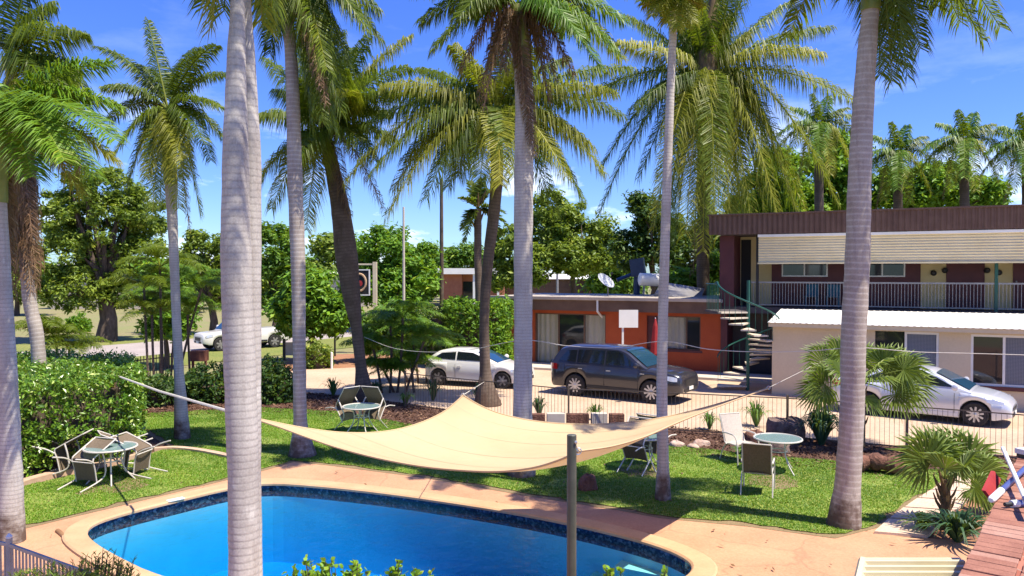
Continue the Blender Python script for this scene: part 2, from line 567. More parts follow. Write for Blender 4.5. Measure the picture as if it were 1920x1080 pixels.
def frond_obj(parent, P0, P1, P2, kind='g', seed=0, **kw):
    nm, mk = {'g': ('frond', 'frond'), 'b': ('frond', 'frond_b'), 'y': ('frond', 'frond_y'), 'k': ('frond', 'frond_k'), 'd': ('dead_frond', 'frond_d')}[kind]
    mb = MB()
    if kind == 'd':
        kw = dict(kw); kw['droop'] = 1.4; kw['plume'] = 0.5; kw['w'] = kw.get('w', .02) * 0.8; kw['L'] = kw.get('L', .6) * 0.55; kw['n'] = int(kw.get('n', 46) * 0.8)
    g = np.random.default_rng(seed + 5)
    kw.setdefault('base', float(g.uniform(0.12, 0.55)))
    frond(mb, P0, P1, P2, seed=seed, **kw)
    return obj(nm, mb, M[mk], parent)

def trunk_obj(parent, pts, rad, mk, sides=14, n=60, name='trunk', bulge=0.0, ripple=0.015, sp=0.09):
    path = spline(pts, n)
    xr = np.linspace(0, 1, len(rad))
    r = np.interp(np.linspace(0, 1, n), xr, rad)
    ln = np.concatenate([[0], np.cumsum(np.linalg.norm(np.diff(path, axis=0), axis=1))])
    r = r * (1 + ripple * np.sin(ln * 7.3) + ripple * np.sin(ln * 17.1 + 1))
    mb = MB()
    tube(mb, path, r, sides, h0=0.0)
    return obj(name, mb, M[mk], parent, smooth=True)

def palm(label, Y, tr, crown, fronds=(), auto=(), mk='royal', L=0.6, shaft=None, n=46, w=0.02, droop=0.7, rr=0.03, seed=1, lift=0.22, base_pt=None, boots=0, column=None, flare=1.35, sides=14, cat='palm tree', group='palms around the pool garden', nauto_kind='g', tipa=0.5, skirt=None):
    """tr: (px, py, width px) from the ground up, crown: px, py of the leaf base; fronds: (tip px, tip py, depth step m, lift, kind)"""
    ppm = 1440 / Y
    b = G(tr[0][0], 510 + 1440 * CAMZ / Y)
    b = V(AY(tr[0][0], tr[0][1], Y).x, Y, 0)
    t = thing('palm_tree', label, cat, b, 0, group)
    pts = [b] + [AY(p[0], p[1], Y) for p in tr[1:]]
    rad = [p[2] / 2 / ppm for p in tr]
    rad[0] *= flare
    c = AY(crown[0], crown[1], Y)
    if shaft:
        s = [AY(p[0], p[1], Y) for p in shaft]
        trunk_obj(t, pts, rad, mk, sides)
        trunk_obj(t, s, [p[2] / 2 / ppm for p in shaft], 'shaft', 12, 16, 'crownshaft')
    else:
        trunk_obj(t, pts + ([c] if (c - pts[-1]).length > 0.15 else []), rad + ([rad[-1]] if (c - pts[-1]).length > 0.15 else []), mk, sides)
    if boots:
        mb = MB()
        g = np.random.default_rng(seed)
        for k in range(boots):
            az = k * 2.4
            zz = g.uniform(-0.9, 0.35)
            o = V(math.cos(az), math.sin(az), 0)
            p = c + V(0, 0, zz)
            tube(mb, [p + o * rad[-1] * 0.7, p + o * (rad[-1] + 0.10) + V(0, 0, 0.25), p + o * (rad[-1] + 0.30) + V(0, 0, 0.55)], [0.07, 0.05, 0.02], 5)
        obj('leaf_base', mb, M['boot'], t)
    if column:
        trunk_obj(t, [AY(p[0], p[1], Y) for p in column], [p[2] / 2 / ppm for p in column], 'boot', 12, 20, 'frond_sheath', ripple=.05)
    for i, f in enumerate(fronds):
        tip = AY(f[0], f[1], Y + f[2])
        ln = (tip - c).length
        lf = f[3] if len(f) > 3 and f[3] is not None else lift
        kd = f[4] if len(f) > 4 else 'g'
        ctl = c + (tip - c) * 0.45 + V(0, 0, ln * lf)
        frond_obj(t, c, ctl, tip, kd, seed * 100 + i, L=L, n=n, w=w, droop=droop, rr=rr, tipa=tipa)
    g = np.random.default_rng(seed + 50)
    for i, (na, el, ln, dr, kd) in enumerate(auto):
        for k in range(na):
            az = (k + g.uniform(-.3, .3)) / na * 2 * math.pi + i * 0.7
            e = R(el + g.uniform(-8, 8))
            l2 = ln * g.uniform(0.85, 1.1)
            h = V(math.cos(az), math.sin(az), 0)
            ctl = c + h * l2 * 0.5 * math.cos(e) + V(0, 0, l2 * 0.5 * math.sin(e))
            tip = c + h * l2 * 0.92 * max(0.12, math.cos(e * 0.8)) + V(0, 0, l2 * (0.8 * math.sin(e) - dr))
            frond_obj(t, c, ctl, tip, kd, seed * 100 + 40 + i * 20 + k, L=L, n=n, w=w, droop=droop, rr=rr, tipa=tipa)
    return t

def leaf_cloud(mb, cen, rad, n, size, g, flat=0.4, base=0.35, spread=0.22):
    """n leaf faces scattered round clump centres: cen (k,3), rad (k,)"""
    k = g.integers(0, len(cen), n)
    d = g.normal(0, 1, (n, 3))
    d /= np.linalg.norm(d, axis=1)[:, None]
    rr = rad[k] * np.abs(g.normal(0.62, 0.30, n))
    p = cen[k] + d * rr[:, None] * np.array([1, 1, 0.75])
    nrm = d * 0.5 + g.normal(0, 0.6, (n, 3)) + np.array([0, 0, flat])
    nrm /= np.linalg.norm(nrm, axis=1)[:, None]
    a = np.cross(nrm, g.normal(0, 1, (n, 3)))
    a /= np.linalg.norm(a, axis=1)[:, None]
    b = np.cross(nrm, a)
    s = (size * g.uniform(0.6, 1.35, n))[:, None]
    vs = np.stack([p - a * s, p - b * s * 0.42 + nrm * s * 0.10, p + a * s, p + b * s * 0.42 + nrm * s * 0.10], axis=1).reshape(-1, 3)
    q = np.arange(n)[:, None] * 4 + np.arange(4)[None, :]
    cl = g.normal(0, 0.13, len(cen))
    r = np.clip(base + cl[k] + g.normal(0, spread, n), 0, 1)
    mb.add(vs, q, np.repeat(r, 4))

def tree(label, Y, base_px, blobs, leaf='leaf_a', n=6000, size=0.16, clump=0.7, per=14, tw=20, seed=1, bark='bark', fork=None, group=None, name='broadleaf_tree', flat=0.85, base=0.35, cat='tree', limbs=12, spread=0.22):
    """blobs: (px, py, rx px, ry px, depth step m)"""
    g = np.random.default_rng(seed)
    ppm = 1440 / Y
    b = V(AY(base_px[0], 510, Y).x, Y, 0)
    t = thing(name, label, cat, b, 0, group)
    cen = []
    vol = np.array([bl[2] * bl[3] for bl in blobs], dtype=float)
    for bl, v in zip(blobs, vol / vol.sum()):
        c = np.array(tuple(AY(bl[0], bl[1], Y + bl[4])))
        rx, rz = bl[2] / ppm, bl[3] / ppm
        m = max(4, int(per * len(blobs) * v * 2.6))
        d = g.normal(0, 1, (m, 3))
        d /= np.linalg.norm(d, axis=1)[:, None]
        d *= g.uniform(0.35, 1.0, (m, 1)) ** 0.5
        cen.append(c + d * np.array([rx, (rx + rz) / 2, rz]))
    cen = np.concatenate(cen)
    cen[:, 2] = np.maximum(cen[:, 2], 0.3)
    mb = MB()
    leaf_cloud(mb, cen, clump * g.uniform(0.5, 1.2, len(cen)), int(n * 1.9), size * 0.95, g, flat, base, spread)
    obj('crown', mb, M[leaf], t)
    mb = MB()
    r0 = tw / 2 / ppm
    top = cen.mean(axis=0)
    fz = AY(0, fork, Y).z if fork else max(0.6, cen[:, 2].min() + 0.3)
    fk = np.array([b.x + (top[0] - b.x) * 0.3, b.y, fz])
    tube(mb, [tuple(b), tuple((np.array(tuple(b)) * 0.5 + fk * 0.5) + np.array([r0 * .4, 0, 0])), tuple(fk)], [r0 * 1.35, r0, r0 * 0.85], 9)
    idx = g.permutation(len(cen))[:limbs]
    for i in idx:
        c = cen[i]
        mid = fk * 0.45 + c * 0.55 + np.array([0, 0, 0.10 * np.linalg.norm(c - fk)]) + g.normal(0, 0.06, 3) * np.linalg.norm(c - fk)
        tube(mb, [tuple(fk - np.array([0, 0, 0.1])), tuple(fk * 0.72 + mid * 0.28 + np.array([0, 0, .15])), tuple(mid), tuple(c)], [r0 * 0.6, r0 * 0.42, r0 * 0.25, r0 * 0.07], 5, cap=False)
    obj('trunk', mb, M[bark], t, smooth=True)
    return t

def fan_leaf(mb, hub, axis, nrm, Rr, seed, nseg=34, spread=R(255), base=0.4, droop=0.28):
    """pleated fan: long narrow segments radiating from the hub"""
    g = np.random.default_rng(seed)
    hub, axis, nrm = (np.array(tuple(x), dtype=float) for x in (hub, axis, nrm))
    axis /= np.linalg.norm(axis)
    nrm = nrm - axis * (nrm @ axis); nrm /= np.linalg.norm(nrm)
    side = np.cross(nrm, axis)
    vs = []; fs = []; rn = []
    da = spread / nseg
    for i in range(nseg):
        a = -spread / 2 + (i + 0.5) * da
        d = axis * math.cos(a) + side * math.sin(a)
        e = -axis * math.sin(a) + side * math.cos(a)
        Ln = Rr * (0.72 + 0.28 * math.cos(a * 0.6)) * g.uniform(0.92, 1.06)
        dn = np.array([0, 0, -1.0])
        lift = 0.06 * Rr * (1 if i % 2 else -1) * 0.5
        m = hub + d * Ln * 0.52 + nrm * (0.10 * Rr)
        tp = hub + d * Ln * (1 - 0.35 * droop) + nrm * 0.05 * Rr + dn * droop * Ln * g.uniform(0.35, 0.8)
        wm = Ln * 0.52 * math.tan(da / 2) * 0.98
        k = len(vs)
        vs += [hub, m - e * wm + nrm * lift, m + nrm * -lift, m + e * wm + nrm * lift, (m * 0.4 + tp * 0.6) + e * wm * 0.45, (m * 0.4 + tp * 0.6) - e * wm * 0.45, tp]
        fs += [(k, k + 1, k + 2), (k, k + 2, k + 3), (k + 1, k + 5, k + 4, k + 2), (k + 2, k + 4, k + 3), (k + 5, k + 6, k + 4)]
        rn += [float(np.clip(base + g.normal(0, 0.14), 0, 1))] * 7
    mb.add(vs, fs, np.array(rn))

def fan_palm(label, base, h, leaves, seed, trunk_r=0.09, stem='boot', group='fan palms by the fence'):
    """leaves: (azimuth deg, elevation deg, petiole length, fan radius)"""
    t = thing('fan_palm', label, 'palm', base, 0, group)
    c = Vector(base) + V(0, 0, h)
    mb = MB()
    g = np.random.default_rng(seed)
    tube(mb, [base, Vector(base) + V(0.02, 0, h * 0.5), c], [trunk_r * 1.25, trunk_r, trunk_r * 0.9], 9, h0=0)
    for k in range(14):
        az = k * 2.4; zz = h * (0.3 + 0.7 * k / 14)
        o = V(math.cos(az), math.sin(az), 0); p = Vector(base) + V(0, 0, zz)
        tube(mb, [p + o * trunk_r * 0.6, p + o * (trunk_r + .05) + V(0, 0, .12), p + o * (trunk_r + .10) + V(0, 0, .26)], [.035, .025, .01], 4, h0=0)
    obj('trunk', mb, M[stem], t)
    for i, (az, el, pl, fr) in enumerate(leaves):
        a, e = R(az), R(el)
        d = V(math.cos(a) * math.cos(e), math.sin(a) * math.cos(e), math.sin(e))
        hub = c + d * pl + V(0, 0, -0.06 * pl)
        mb = MB()
        ax = (d + V(0, 0, -0.18)).normalized()
        nr = V(-math.cos(a) * math.sin(e), -math.sin(a) * math.sin(e), math.cos(e)) + V(*g.normal(0, 0.18, 3))
        sd_ = V(-math.sin(a), math.cos(a), 0)
        if sd_.y > 0:
            sd_ = -sd_
        rl = R(g.uniform(40, 78)) * abs(math.cos(a))
        nr = nr.normalized() * math.cos(rl) + sd_ * math.sin(rl)
        fan_leaf(mb, hub, ax, nr, fr, seed * 31 + i, base=float(g.uniform(0.25, 0.6)))
        lf = obj('fan_leaf', mb, M['fan'], t)
        mb = MB()
        tube(mb, bez(c, c + d * pl * 0.5 + V(0, 0, 0.05), hub, 6), np.linspace(0.018, 0.010, 6), 5, rnd=0.8)
        obj('petiole', mb, M['fan'], lf)
    return t

def strap_clump(label, base, Rr, H, n, seed, mk='strap', group='strappy plants in the garden beds', wid=0.03, name='strap_plant'):
    t = thing(name, label, 'plant', base, 0, group)
    g = np.random.default_rng(seed)
    mb = MB()
    for i in range(n):
        az = g.uniform(0, 2 * math.pi)
        f = g.uniform(0.15, 1.0)
        h = V(math.cos(az), math.sin(az), 0)
        sd = V(-math.sin(az), math.cos(az), 0)
        b = Vector(base) + h * 0.06 * Rr
        ctl = b + h * Rr * f * 0.45 + V(0, 0, H * g.uniform(0.8, 1.15))
        tip = b + h * Rr * f * g.uniform(0.9, 1.1) + V(0, 0, H * (1.05 - 0.75 * f) * g.uniform(0.8, 1.1))
        P = bez(b, ctl, tip, 5)
        w = wid * np.array([0.7, 1, 0.9, 0.6, 0.05])
        s = np.array(tuple(sd))
        vs = np.concatenate([P - s * w[:, None], P + s * w[:, None]])
        q = np.array([(k, k + 1, k + 6, k + 5) for k in range(4)])
        mb.add(vs, q, float(np.clip(g.normal(0.42, 0.2), 0, 1)))
    obj('leaf_blades', mb, M[mk], t)
    return t

def cane_palm(label, Y, bases, tops, fr_len, seed, kind='g', group='clumping cane palms by the driveway', n=22, L=0.42, nf=11, fan=None):
    """several thin stems out of one clump, each with its own arching fronds"""
    ppm = 1440 / Y
    g = np.random.default_rng(seed)
    b0 = V(AY(sum(b for b in bases) / len(bases), 510, Y).x, Y, 0)
    t = thing('cane_palm', label, 'palm', b0, 0, group)
    for i, (bp, (tx, ty)) in enumerate(zip(bases, tops)):
        b = V(AY(bp, 510, Y).x, Y + g.uniform(-.3, .3), 0)
        c = AY(tx, ty, Y + g.uniform(-.5, .5))
        mb = MB()
        tube(mb, bez(b, (b + c) / 2 + V(g.uniform(-.1, .1), 0, 0.1), c, 8), [0.045] * 8, 6, h0=0)
        obj('stem', mb, M['coco'], t)
        for k in range(nf):
            az = k / nf * 2 * math.pi + g.uniform(-.4, .4)
            e = R(g.uniform(15, 75)); l2 = fr_len * g.uniform(0.75, 1.15)
            h = V(math.cos(az), math.sin(az), 0)
            frond_obj(t, c, c + h * l2 * .45 * math.cos(e) + V(0, 0, l2 * .55 * math.sin(e)), c + h * l2 * max(.35, math.cos(e)) + V(0, 0, l2 * (.62 * math.sin(e) - .28)), kind, seed * 77 + i * 10 + k, L=L, n=n, w=0.018, droop=0.6, rr=0.014, t0=0.2)
    return t

def hedge(label, outline, H, n, size, seed, leaf='leaf_r', name='hedge', top_var=0.15, cat='hedge', group=None, base=0.35):
    """clipped bush over a ground outline (world xy), solid twig core and a skin of leaves"""
    g = np.random.default_rng(seed)
    cx = sum(p[0] for p in outline) / len(outline); cy = sum(p[1] for p in outline) / len(outline)
    t = thing(name, label, cat, (cx, cy, 0), 0, group)
    core = [((p[0] - cx) * 0.74 + cx, (p[1] - cy) * 0.74 + cy) for p in outline]
    mb = MB()
    prism(mb, core, 0.0, H * (0.45 if name == 'bush' else 0.80))
    obj('twigs', mb, M['bark'], t)
    P = np.array([(p[0], p[1]) for p in outline])
    seg = np.roll(P, -1, 0) - P
    ln = np.linalg.norm(seg, axis=1)
    per = ln.sum()
    area = 0.5 * abs(sum(P[i][0] * P[(i + 1) % len(P)][1] - P[(i + 1) % len(P)][0] * P[i][1] for i in range(len(P))))
    k = int((per * H + area) / 0.03)
    cen = []
    for _ in range(k):
        if g.uniform() < area / (per * H + area):
            while True:
                x, y = g.uniform(P[:, 0].min(), P[:, 0].max()), g.uniform(P[:, 1].min(), P[:, 1].max())
                ins = False
                for i in range(len(P)):
                    a, b = P[i], P[(i + 1) % len(P)]
                    if (a[1] > y) != (b[1] > y) and x < (b[0] - a[0]) * (y - a[1]) / (b[1] - a[1]) + a[0]:
                        ins = not ins
                if ins:
                    break
            cen.append((x, y, H * (0.93 + g.uniform(-top_var, 0.10))))
        else:
            i = g.choice(len(P), p=ln / per)
            q = P[i] + seg[i] * g.uniform()
            q = q + (np.array([cx, cy]) - q) * g.uniform(0.01, 0.09)
            cen.append((q[0], q[1], g.uniform(0.05, 0.97) * H))
    cen = np.array(cen)
    if name == 'bush':                                     # loose rounded shrub rather than a clipped block
        rr_ = np.hypot(cen[:, 0] - cx, cen[:, 1] - cy) / (np.hypot(P[:, 0] - cx, P[:, 1] - cy).max() + 1e-9)
        cen[:, 2] *= 1.12 - 0.62 * rr_ ** 2 + g.normal(0, 0.07, len(cen))
    mb = MB()
    leaf_cloud(mb, cen, g.uniform(0.13, 0.24, len(cen)), n, size, g, 0.35, base, 0.26)
    obj('foliage', mb, M[leaf], t)
    return t
# ------------------------------------------------------------------ surface materials of the setting
M['dry'] = mat('dry_ground', (0.26, 0.20, 0.115), (0.20, 0.22, 0.07), 0.35, 0.95, bump=0.4, bscale=6, lo=0.4, hi=0.62, fine=0.5)
M['verge'] = mat('verge_grass', (0.10, 0.16, 0.02), (0.24, 0.23, 0.06), 0.6, 0.95, bump=0.5, bscale=20, fine=0.6)
M['red_dirt'] = mat('red_dirt', (0.24, 0.10, 0.05), (0.36, 0.19, 0.10), 1.2, 0.95, bump=0.5, bscale=18, fine=0.5)
M['road'] = mat('worn_asphalt', (0.30, 0.255, 0.235), (0.40, 0.35, 0.32), 0.7, 0.9, bump=0.3, bscale=40, fine=0.3)
M['drive'] = mat('driveway_concrete', (0.43, 0.305, 0.205), (0.54, 0.40, 0.28), 0.55, 0.85, bump=0.15, bscale=30, fine=0.25)
M['mulch'] = mat('bark_mulch', (0.045, 0.022, 0.014), (0.17, 0.085, 0.055), 5, 0.95, bump=1.0, bscale=38, bdist=0.05, fine=0.8)
M['lawn'] = mat('lawn_turf', (0.11, 0.20, 0.018), (0.26, 0.29, 0.06), 0.9, 0.95, bump=0.6, bscale=60, fine=0.6)
t = NT('pink_paving')
col = t.ramp(t.noise(0.8, 6, 0.62), [(0.32, (0.41, 0.200, 0.105)), (0.70, (0.54, 0.300, 0.165))])
st_ = t.noise(0.35, 5, 0.7)
col = t.mix(t.ramp(st_, [(0.50, (0, 0, 0)), (0.68, (0.2,) * 3)]), col, (0.30, 0.15, 0.085))
gr_ = t.noise(26, 4, 0.7)
col = t.mix(0.22, col, t.ramp(gr_, [(0.3, (0.20, 0.10, 0.06)), (0.75, (0.70, 0.48, 0.32))]))
vo = t.n('ShaderNodeTexVoronoi', feature='DISTANCE_TO_EDGE')
vo.inputs['Scale'].default_value = 0.42
tc = t.n('ShaderNodeTexCoord')
wv = t.n('ShaderNodeMixRGB', blend_type='ADD'); wv.inputs['Fac'].default_value = 0.35
nn_ = t.n('ShaderNodeTexNoise'); nn_.inputs['Scale'].default_value = 2.0
t.l(tc.outputs['Object'], nn_.inputs['Vector']); t.l(tc.outputs['Object'], wv.inputs['Color1']); t.l(nn_.outputs['Color'], wv.inputs['Color2']); t.l(wv.outputs[0], vo.inputs['Vector'])
col = t.mix(t.ramp(vo.outputs['Distance'], [(0.0, (0.3,) * 3), (0.010, (0, 0, 0))]), col, (0.16, 0.08, 0.05))
t.pbr(col, 0.75, 0, 0.3, t.bump(gr_, 0.2, 0.006))
M['paving'] = t.m
M['coping'] = mat('tan_coping', (0.46, 0.28, 0.15), (0.57, 0.365, 0.205), 1.4, 0.7, bump=0.12, bscale=30, fine=0.12)
M['paver'] = mat('pale_paver', (0.52, 0.38, 0.27), (0.66, 0.50, 0.37), 1.5, 0.8, bump=0.25, bscale=22, fine=0.3)
M['edging'] = mat('concrete_edging', (0.44, 0.29, 0.20), (0.58, 0.42, 0.30), 2.5, 0.85, bump=0.3)
M['kerb'] = mat('kerb_concrete', (0.46, 0.40, 0.33), (0.60, 0.53, 0.45), 1.5, 0.85, bump=0.2)
M['pool'] = mat('pool_render', (0.20, 0.56, 0.76), (0.25, 0.62, 0.82), 1.2, 0.6)
M['step'] = mat('pool_step', (0.58, 0.58, 0.50), (0.68, 0.66, 0.58), 2, 0.6)
t = NT('pool_tile')
tc = t.n('ShaderNodeTexCoord')
vo = t.n('ShaderNodeTexVoronoi')
vo.inputs['Scale'].default_value = 26
t.l(tc.outputs['Object'], vo.inputs['Vector'])
t.pbr(t.ramp(vo.outputs['Color'], [(0.25, (0.005, 0.018, 0.045)), (0.60, (0.012, 0.04, 0.09)), (0.9, (0.09, 0.16, 0.24))]), 0.15, 0, 0.5)
M['pool_tile'] = t.m
t = NT('pool_water')                                   # clear water: rippled sky reflection on top, absorption with depth below
tb = t.n('ShaderNodeBsdfTransparent')
gl = t.n('ShaderNodeBsdfGlossy')
gl.inputs['Roughness'].default_value = 0.03
nz = t.noise(2.4, 3, 0.5)
nz2 = t.noise(9.0, 2, 0.5)
bp = t.bump(t.math('ADD', nz, t.math('MULTIPLY', nz2, 0.45)), 0.45, 0.07)
t.l(bp, gl.inputs['Normal'])
fr = t.n('ShaderNodeFresnel')
fr.inputs['IOR'].default_value = 1.33
t.l(bp, fr.inputs['Normal'])
mx = t.n('ShaderNodeMixShader')
t.l(t.math('MULTIPLY', fr.outputs[0], 0.55), mx.inputs[0]); t.l(tb.outputs[0], mx.inputs[1]); t.l(gl.outputs[0], mx.inputs[2])
t.l(mx.outputs[0], t.out.inputs[0])
va = t.n('ShaderNodeVolumeAbsorption')
va.inputs['Color'].default_value = (0.0, 0.86, 0.995, 1)
va.inputs['Density'].default_value = 1.15
t.l(va.outputs[0], t.out.inputs['Volume'])
M['water'] = t.m

# ------------------------------------------------------------------ ground sheets
def gp(*pts):
    return [G(a, b).to_2d() for a, b in pts]
pool_in = chaikin([G(a, b, 0.05).to_2d() for a, b in [(300, 1080), (222, 1042), (180, 1018), (160, 998), (176, 980), (235, 961), (330, 938), (430, 914), (500, 904), (580, 909), (700, 921), (850, 942), (1000, 966), (1130, 994), (1235, 1022), (1292, 1048), (1300, 1068), (1268, 1090)]]
                  + [Vector(p) for p in [(1.85, 9.2), (1.2, 8.05), (0.75, 7.72), (0.2, 7.82), (-1.2, 8.6), (-3.0, 9.6)]], 2)
cop_out = offset(pool_in, 0.36)
hole = offset(pool_in, 0.20)
wall_line = offset(pool_in, 0.03)

mb = MB()
sheet(mb, [(-900, -60), (900, -60), (900, 2500), (-900, 2500)], -0.02, [[(-30, 2), (40, 2), (40, 30), (-30, 30)]])
struct('ground', mb, M['dry'])
mb = MB()
sheet(mb, [(-30, 2), (40, 2), (40, 30), (-30, 30)], -0.02, [hole])
struct('garden_ground', mb, M['red_dirt'])

def dirv(a, b):
    return (b - a).normalized()
# street running away behind the garden
r0, r1 = Vector((-26.5, 34.0)), Vector((-12.5, 54.0))
rd = (r1 - r0).normalized(); rn_ = Vector((rd.y, -rd.x))
mb = MB()
A = r0 - rd * 40; B = r1 + rd * 160
sheet(mb, [A - rn_ * 3.6, A + rn_ * 3.6, B + rn_ * 3.6, B - rn_ * 3.6], 0.0)
struct('road', mb, M['road'])
mb = MB()
sheet(mb, [A + rn_ * 3.6, A + rn_ * 9.0, B + rn_ * 9.0, B + rn_ * 3.6], 0.004)
struct('verge', mb, M['verge'])
mb = MB()
sheet(mb, [A - rn_ * 8.5, A - rn_ * 3.6, B - rn_ * 3.6, B - rn_ * 8.5], 0.004)
struct('far_verge', mb, M['verge'])
mb = MB()
sheet(mb, gp((470, 702), (540, 672), (640, 664), (840, 660), (1000, 662), (1000, 690), (800, 700), (640, 706)), 0.008)
struct('dirt_strip', mb, M['red_dirt'])
mb = MB()
sheet(mb, gp((430, 752), (430, 718), (560, 694), (700, 688), (840, 682), (1000, 680), (1180, 690), (1400, 700), (1700, 720), (2300, 740), (2300, 900), (1920, 865), (1475, 832), (1280, 812), (1065, 806), (900, 786), (760, 766), (600, 746)), 0.012)
struct('driveway', mb, M['drive'])
mb = MB()
bed = gp((265, 786), (300, 735), (430, 728), (600, 738), (760, 757), (900, 777), (1065, 797), (1280, 803), (1475, 821), (1920, 858), (2100, 870), (2000, 935), (1720, 888), (1640, 896), (1560, 884), (1400, 868), (1280, 852), (1150, 846), (950, 838), (800, 812), (640, 784), (490, 774))
sheet(mb, chaikin(bed, 1), 0.020)
struct('mulch_bed', mb, M['mulch'])
mb = MB()
hbed = gp((-120, 985), (60, 905), (215, 872), (300, 850), (330, 800), (240, 760), (-120, 780))
sheet(mb, chaikin(hbed, 1), 0.016)
struct('hedge_bed', mb, M['mulch'])

lawn_near = [(-140, 1030), (44, 989), (200, 952), (433, 896), (491, 881), (550, 865), (620, 871), (800, 894), (1000, 929), (1160, 954), (1240, 969), (1400, 984), (1560, 1006), (1640, 985), (1700, 945), (1770, 905), (1800, 880)]
lawn_far = [(1745, 884), (1640, 874), (1560, 866), (1400, 854), (1280, 838), (1150, 832), (950, 826), (800, 802), (640, 774), (490, 766), (265, 778), (262, 800), (330, 838), (300, 848), (215, 876), (60, 910), (-140, 975)]
lawn_poly = []
_lp = [G(a, b).to_2d() for a, b in lawn_near + lawn_far]
_gj = np.random.default_rng(17)
for i, p in enumerate(_lp):
    q_ = _lp[(i + 1) % len(_lp)]
    m_ = max(1, int((q_ - p).length / 0.22))
    for k in range(m_):
        lawn_poly.append(p.lerp(q_, k / m_) + Vector((_gj.normal(0, .035), _gj.normal(0, .035))))
mb = MB()
_cen = sum(_lp, Vector((0, 0))) / len(_lp)
sheet(mb, offset(_lp, 0.13), 0.0165)
M['edge_dirt'] = mat('lawn_edge_dirt', (0.17, 0.115, 0.06), (0.27, 0.20, 0.10), 3, 0.95, bump=0.6, bscale=30, fine=0.6)
struct('lawn_edge', mb, M['edge_dirt'])
mb = MB()
sheet(mb, lawn_poly, 0.030)
struct('lawn', mb, M['lawn'])
mb = MB()
pav = [G(a, b).to_2d() for a, b in lawn_near[:-3]] + [Vector(p) for p in [(6.4, 12.2), (7.6, 11.9), (8.5, 10.2), (7.0, 6.5), (5.0, 2.6), (-12, 2.6), (-14, 9)]]
sheet(mb, pav, 0.012, [hole])
struct('pool_paving', mb, M['paving'])
# grass blades over the lawn
g = np.random.default_rng(3)
LP = np.array([(p.x, p.y) for p in lawn_poly])
def inside(P, x, y):
    ins = np.zeros(len(x), bool)
    for i in range(len(P)):
        a, b = P[i], P[(i + 1) % len(P)]
        c = ((a[1] > y) != (b[1] > y)) & (x < (b[0] - a[0]) * (y - a[1]) / (b[1] - a[1] + 1e-12) + a[0])
        ins ^= c
    return ins
nb = 520000
x = g.uniform(LP[:, 0].min(), LP[:, 0].max(), nb); y = g.uniform(LP[:, 1].min(), LP[:, 1].max(), nb)
k = inside(LP, x, y)
x, y = x[k], y[k]
n = len(x)
k = g.uniform(0, 1, n) < 0.72 + 0.28 * np.sign(np.sin(x * 2.1 + 1.3 * np.sin(y * 1.9)) * np.sin(y * 2.7 + x) + 0.55)
x, y = x[k], y[k]
n = len(x)
patch = np.sin(x * 1.3 + 0.6 * np.sin(y * 1.7)) * np.sin(y * 1.1 + 0.9 * np.sin(x * 0.9)) * 0.5 + np.sin(x * 4.1 + y * 2.3) * 0.2
az = g.uniform(0, 2 * np.pi, n)
hgt = g.uniform(0.014, 0.036, n)
lean = g.uniform(0.0, 0.05, n)
wd = g.uniform(0.006, 0.011, n)
cx, sx = np.cos(az), np.sin(az)
vs = np.stack([np.stack([x - sx * wd, y + cx * wd, np.full(n, 0.03)], 1), np.stack([x + sx * wd, y - cx * wd, np.full(n, 0.03)], 1), np.stack([x + cx * lean, y + sx * lean, 0.03 + hgt], 1)], 1).reshape(-1, 3)
mb = MB()
mb.add(vs, np.arange(n)[:, None] * 3 + np.arange(3)[None, :], np.repeat(np.clip(0.40 + patch * 0.55 + g.normal(0, 0.19, n), 0, 1), 3))
o = obj('grass', mb, M['grass'], kind='stuff')
tag(o, 'short green grass blades covering the lawn around the pool', 'grass')
# loose bark chips on the mulch
nb = 26000
BP = np.array([(p.x, p.y) for p in bed])
x = g.uniform(BP[:, 0].min(), BP[:, 0].max(), nb * 3); y = g.uniform(BP[:, 1].min(), BP[:, 1].max(), nb * 3)
k = inside(BP, x, y)
x, y = x[k][:nb], y[k][:nb]
n = len(x)
c = np.stack([x, y, np.full(n, 0.035)], 1)
a = g.normal(0, 1, (n, 3)) * [1, 1, .35]; a /= np.linalg.norm(a, axis=1)[:, None]
b = np.cross(a, g.normal(0, 1, (n, 3))); b /= np.linalg.norm(b, axis=1)[:, None]
s = g.uniform(0.015, 0.06, n)[:, None]
vs = np.stack([c - a * s, c - b * s * .4, c + a * s, c + b * s * .4], 1).reshape(-1, 3)
mb = MB()
mb.add(vs, np.arange(n)[:, None] * 4 + np.arange(4)[None, :], np.repeat(g.uniform(0, 1, n), 4))
M['chips'] = leaf_mat('bark_chip', (0.035, 0.018, 0.012), (0.15, 0.075, 0.045), 0.0, (0.34, 0.22, 0.14), 0.9, 0.2)
o = obj('mulch', mb, M['chips'], kind='stuff')
tag(o, 'loose brown bark chips on the garden beds', 'mulch')

# garden edging strips along the hedge bed
def strip(name, pts, w, z0, z1, mk):
    P = chaikin([G(a, b).to_2d() for a, b in pts], 2, closed=False)
    Lp = []; Rp = []
    for i, p in enumerate(P):
        t_ = (P[min(i + 1, len(P) - 1)] - P[max(i - 1, 0)]).normalized()
        nn = Vector((-t_.y, t_.x)) * w / 2
        Lp.append(p + nn); Rp.append(p - nn)
    mb = MB()
    prism(mb, Lp + Rp[::-1], z0, z1)
    return struct(name, mb, M[mk])
strip('garden_edging', [(-60, 952), (60, 904), (215, 872), (262, 858)], 0.22, -0.01, 0.13, 'edging')
strip('garden_edging', [(290, 846), (330, 843), (385, 850), (440, 862)], 0.16, -0.01, 0.085, 'edging')

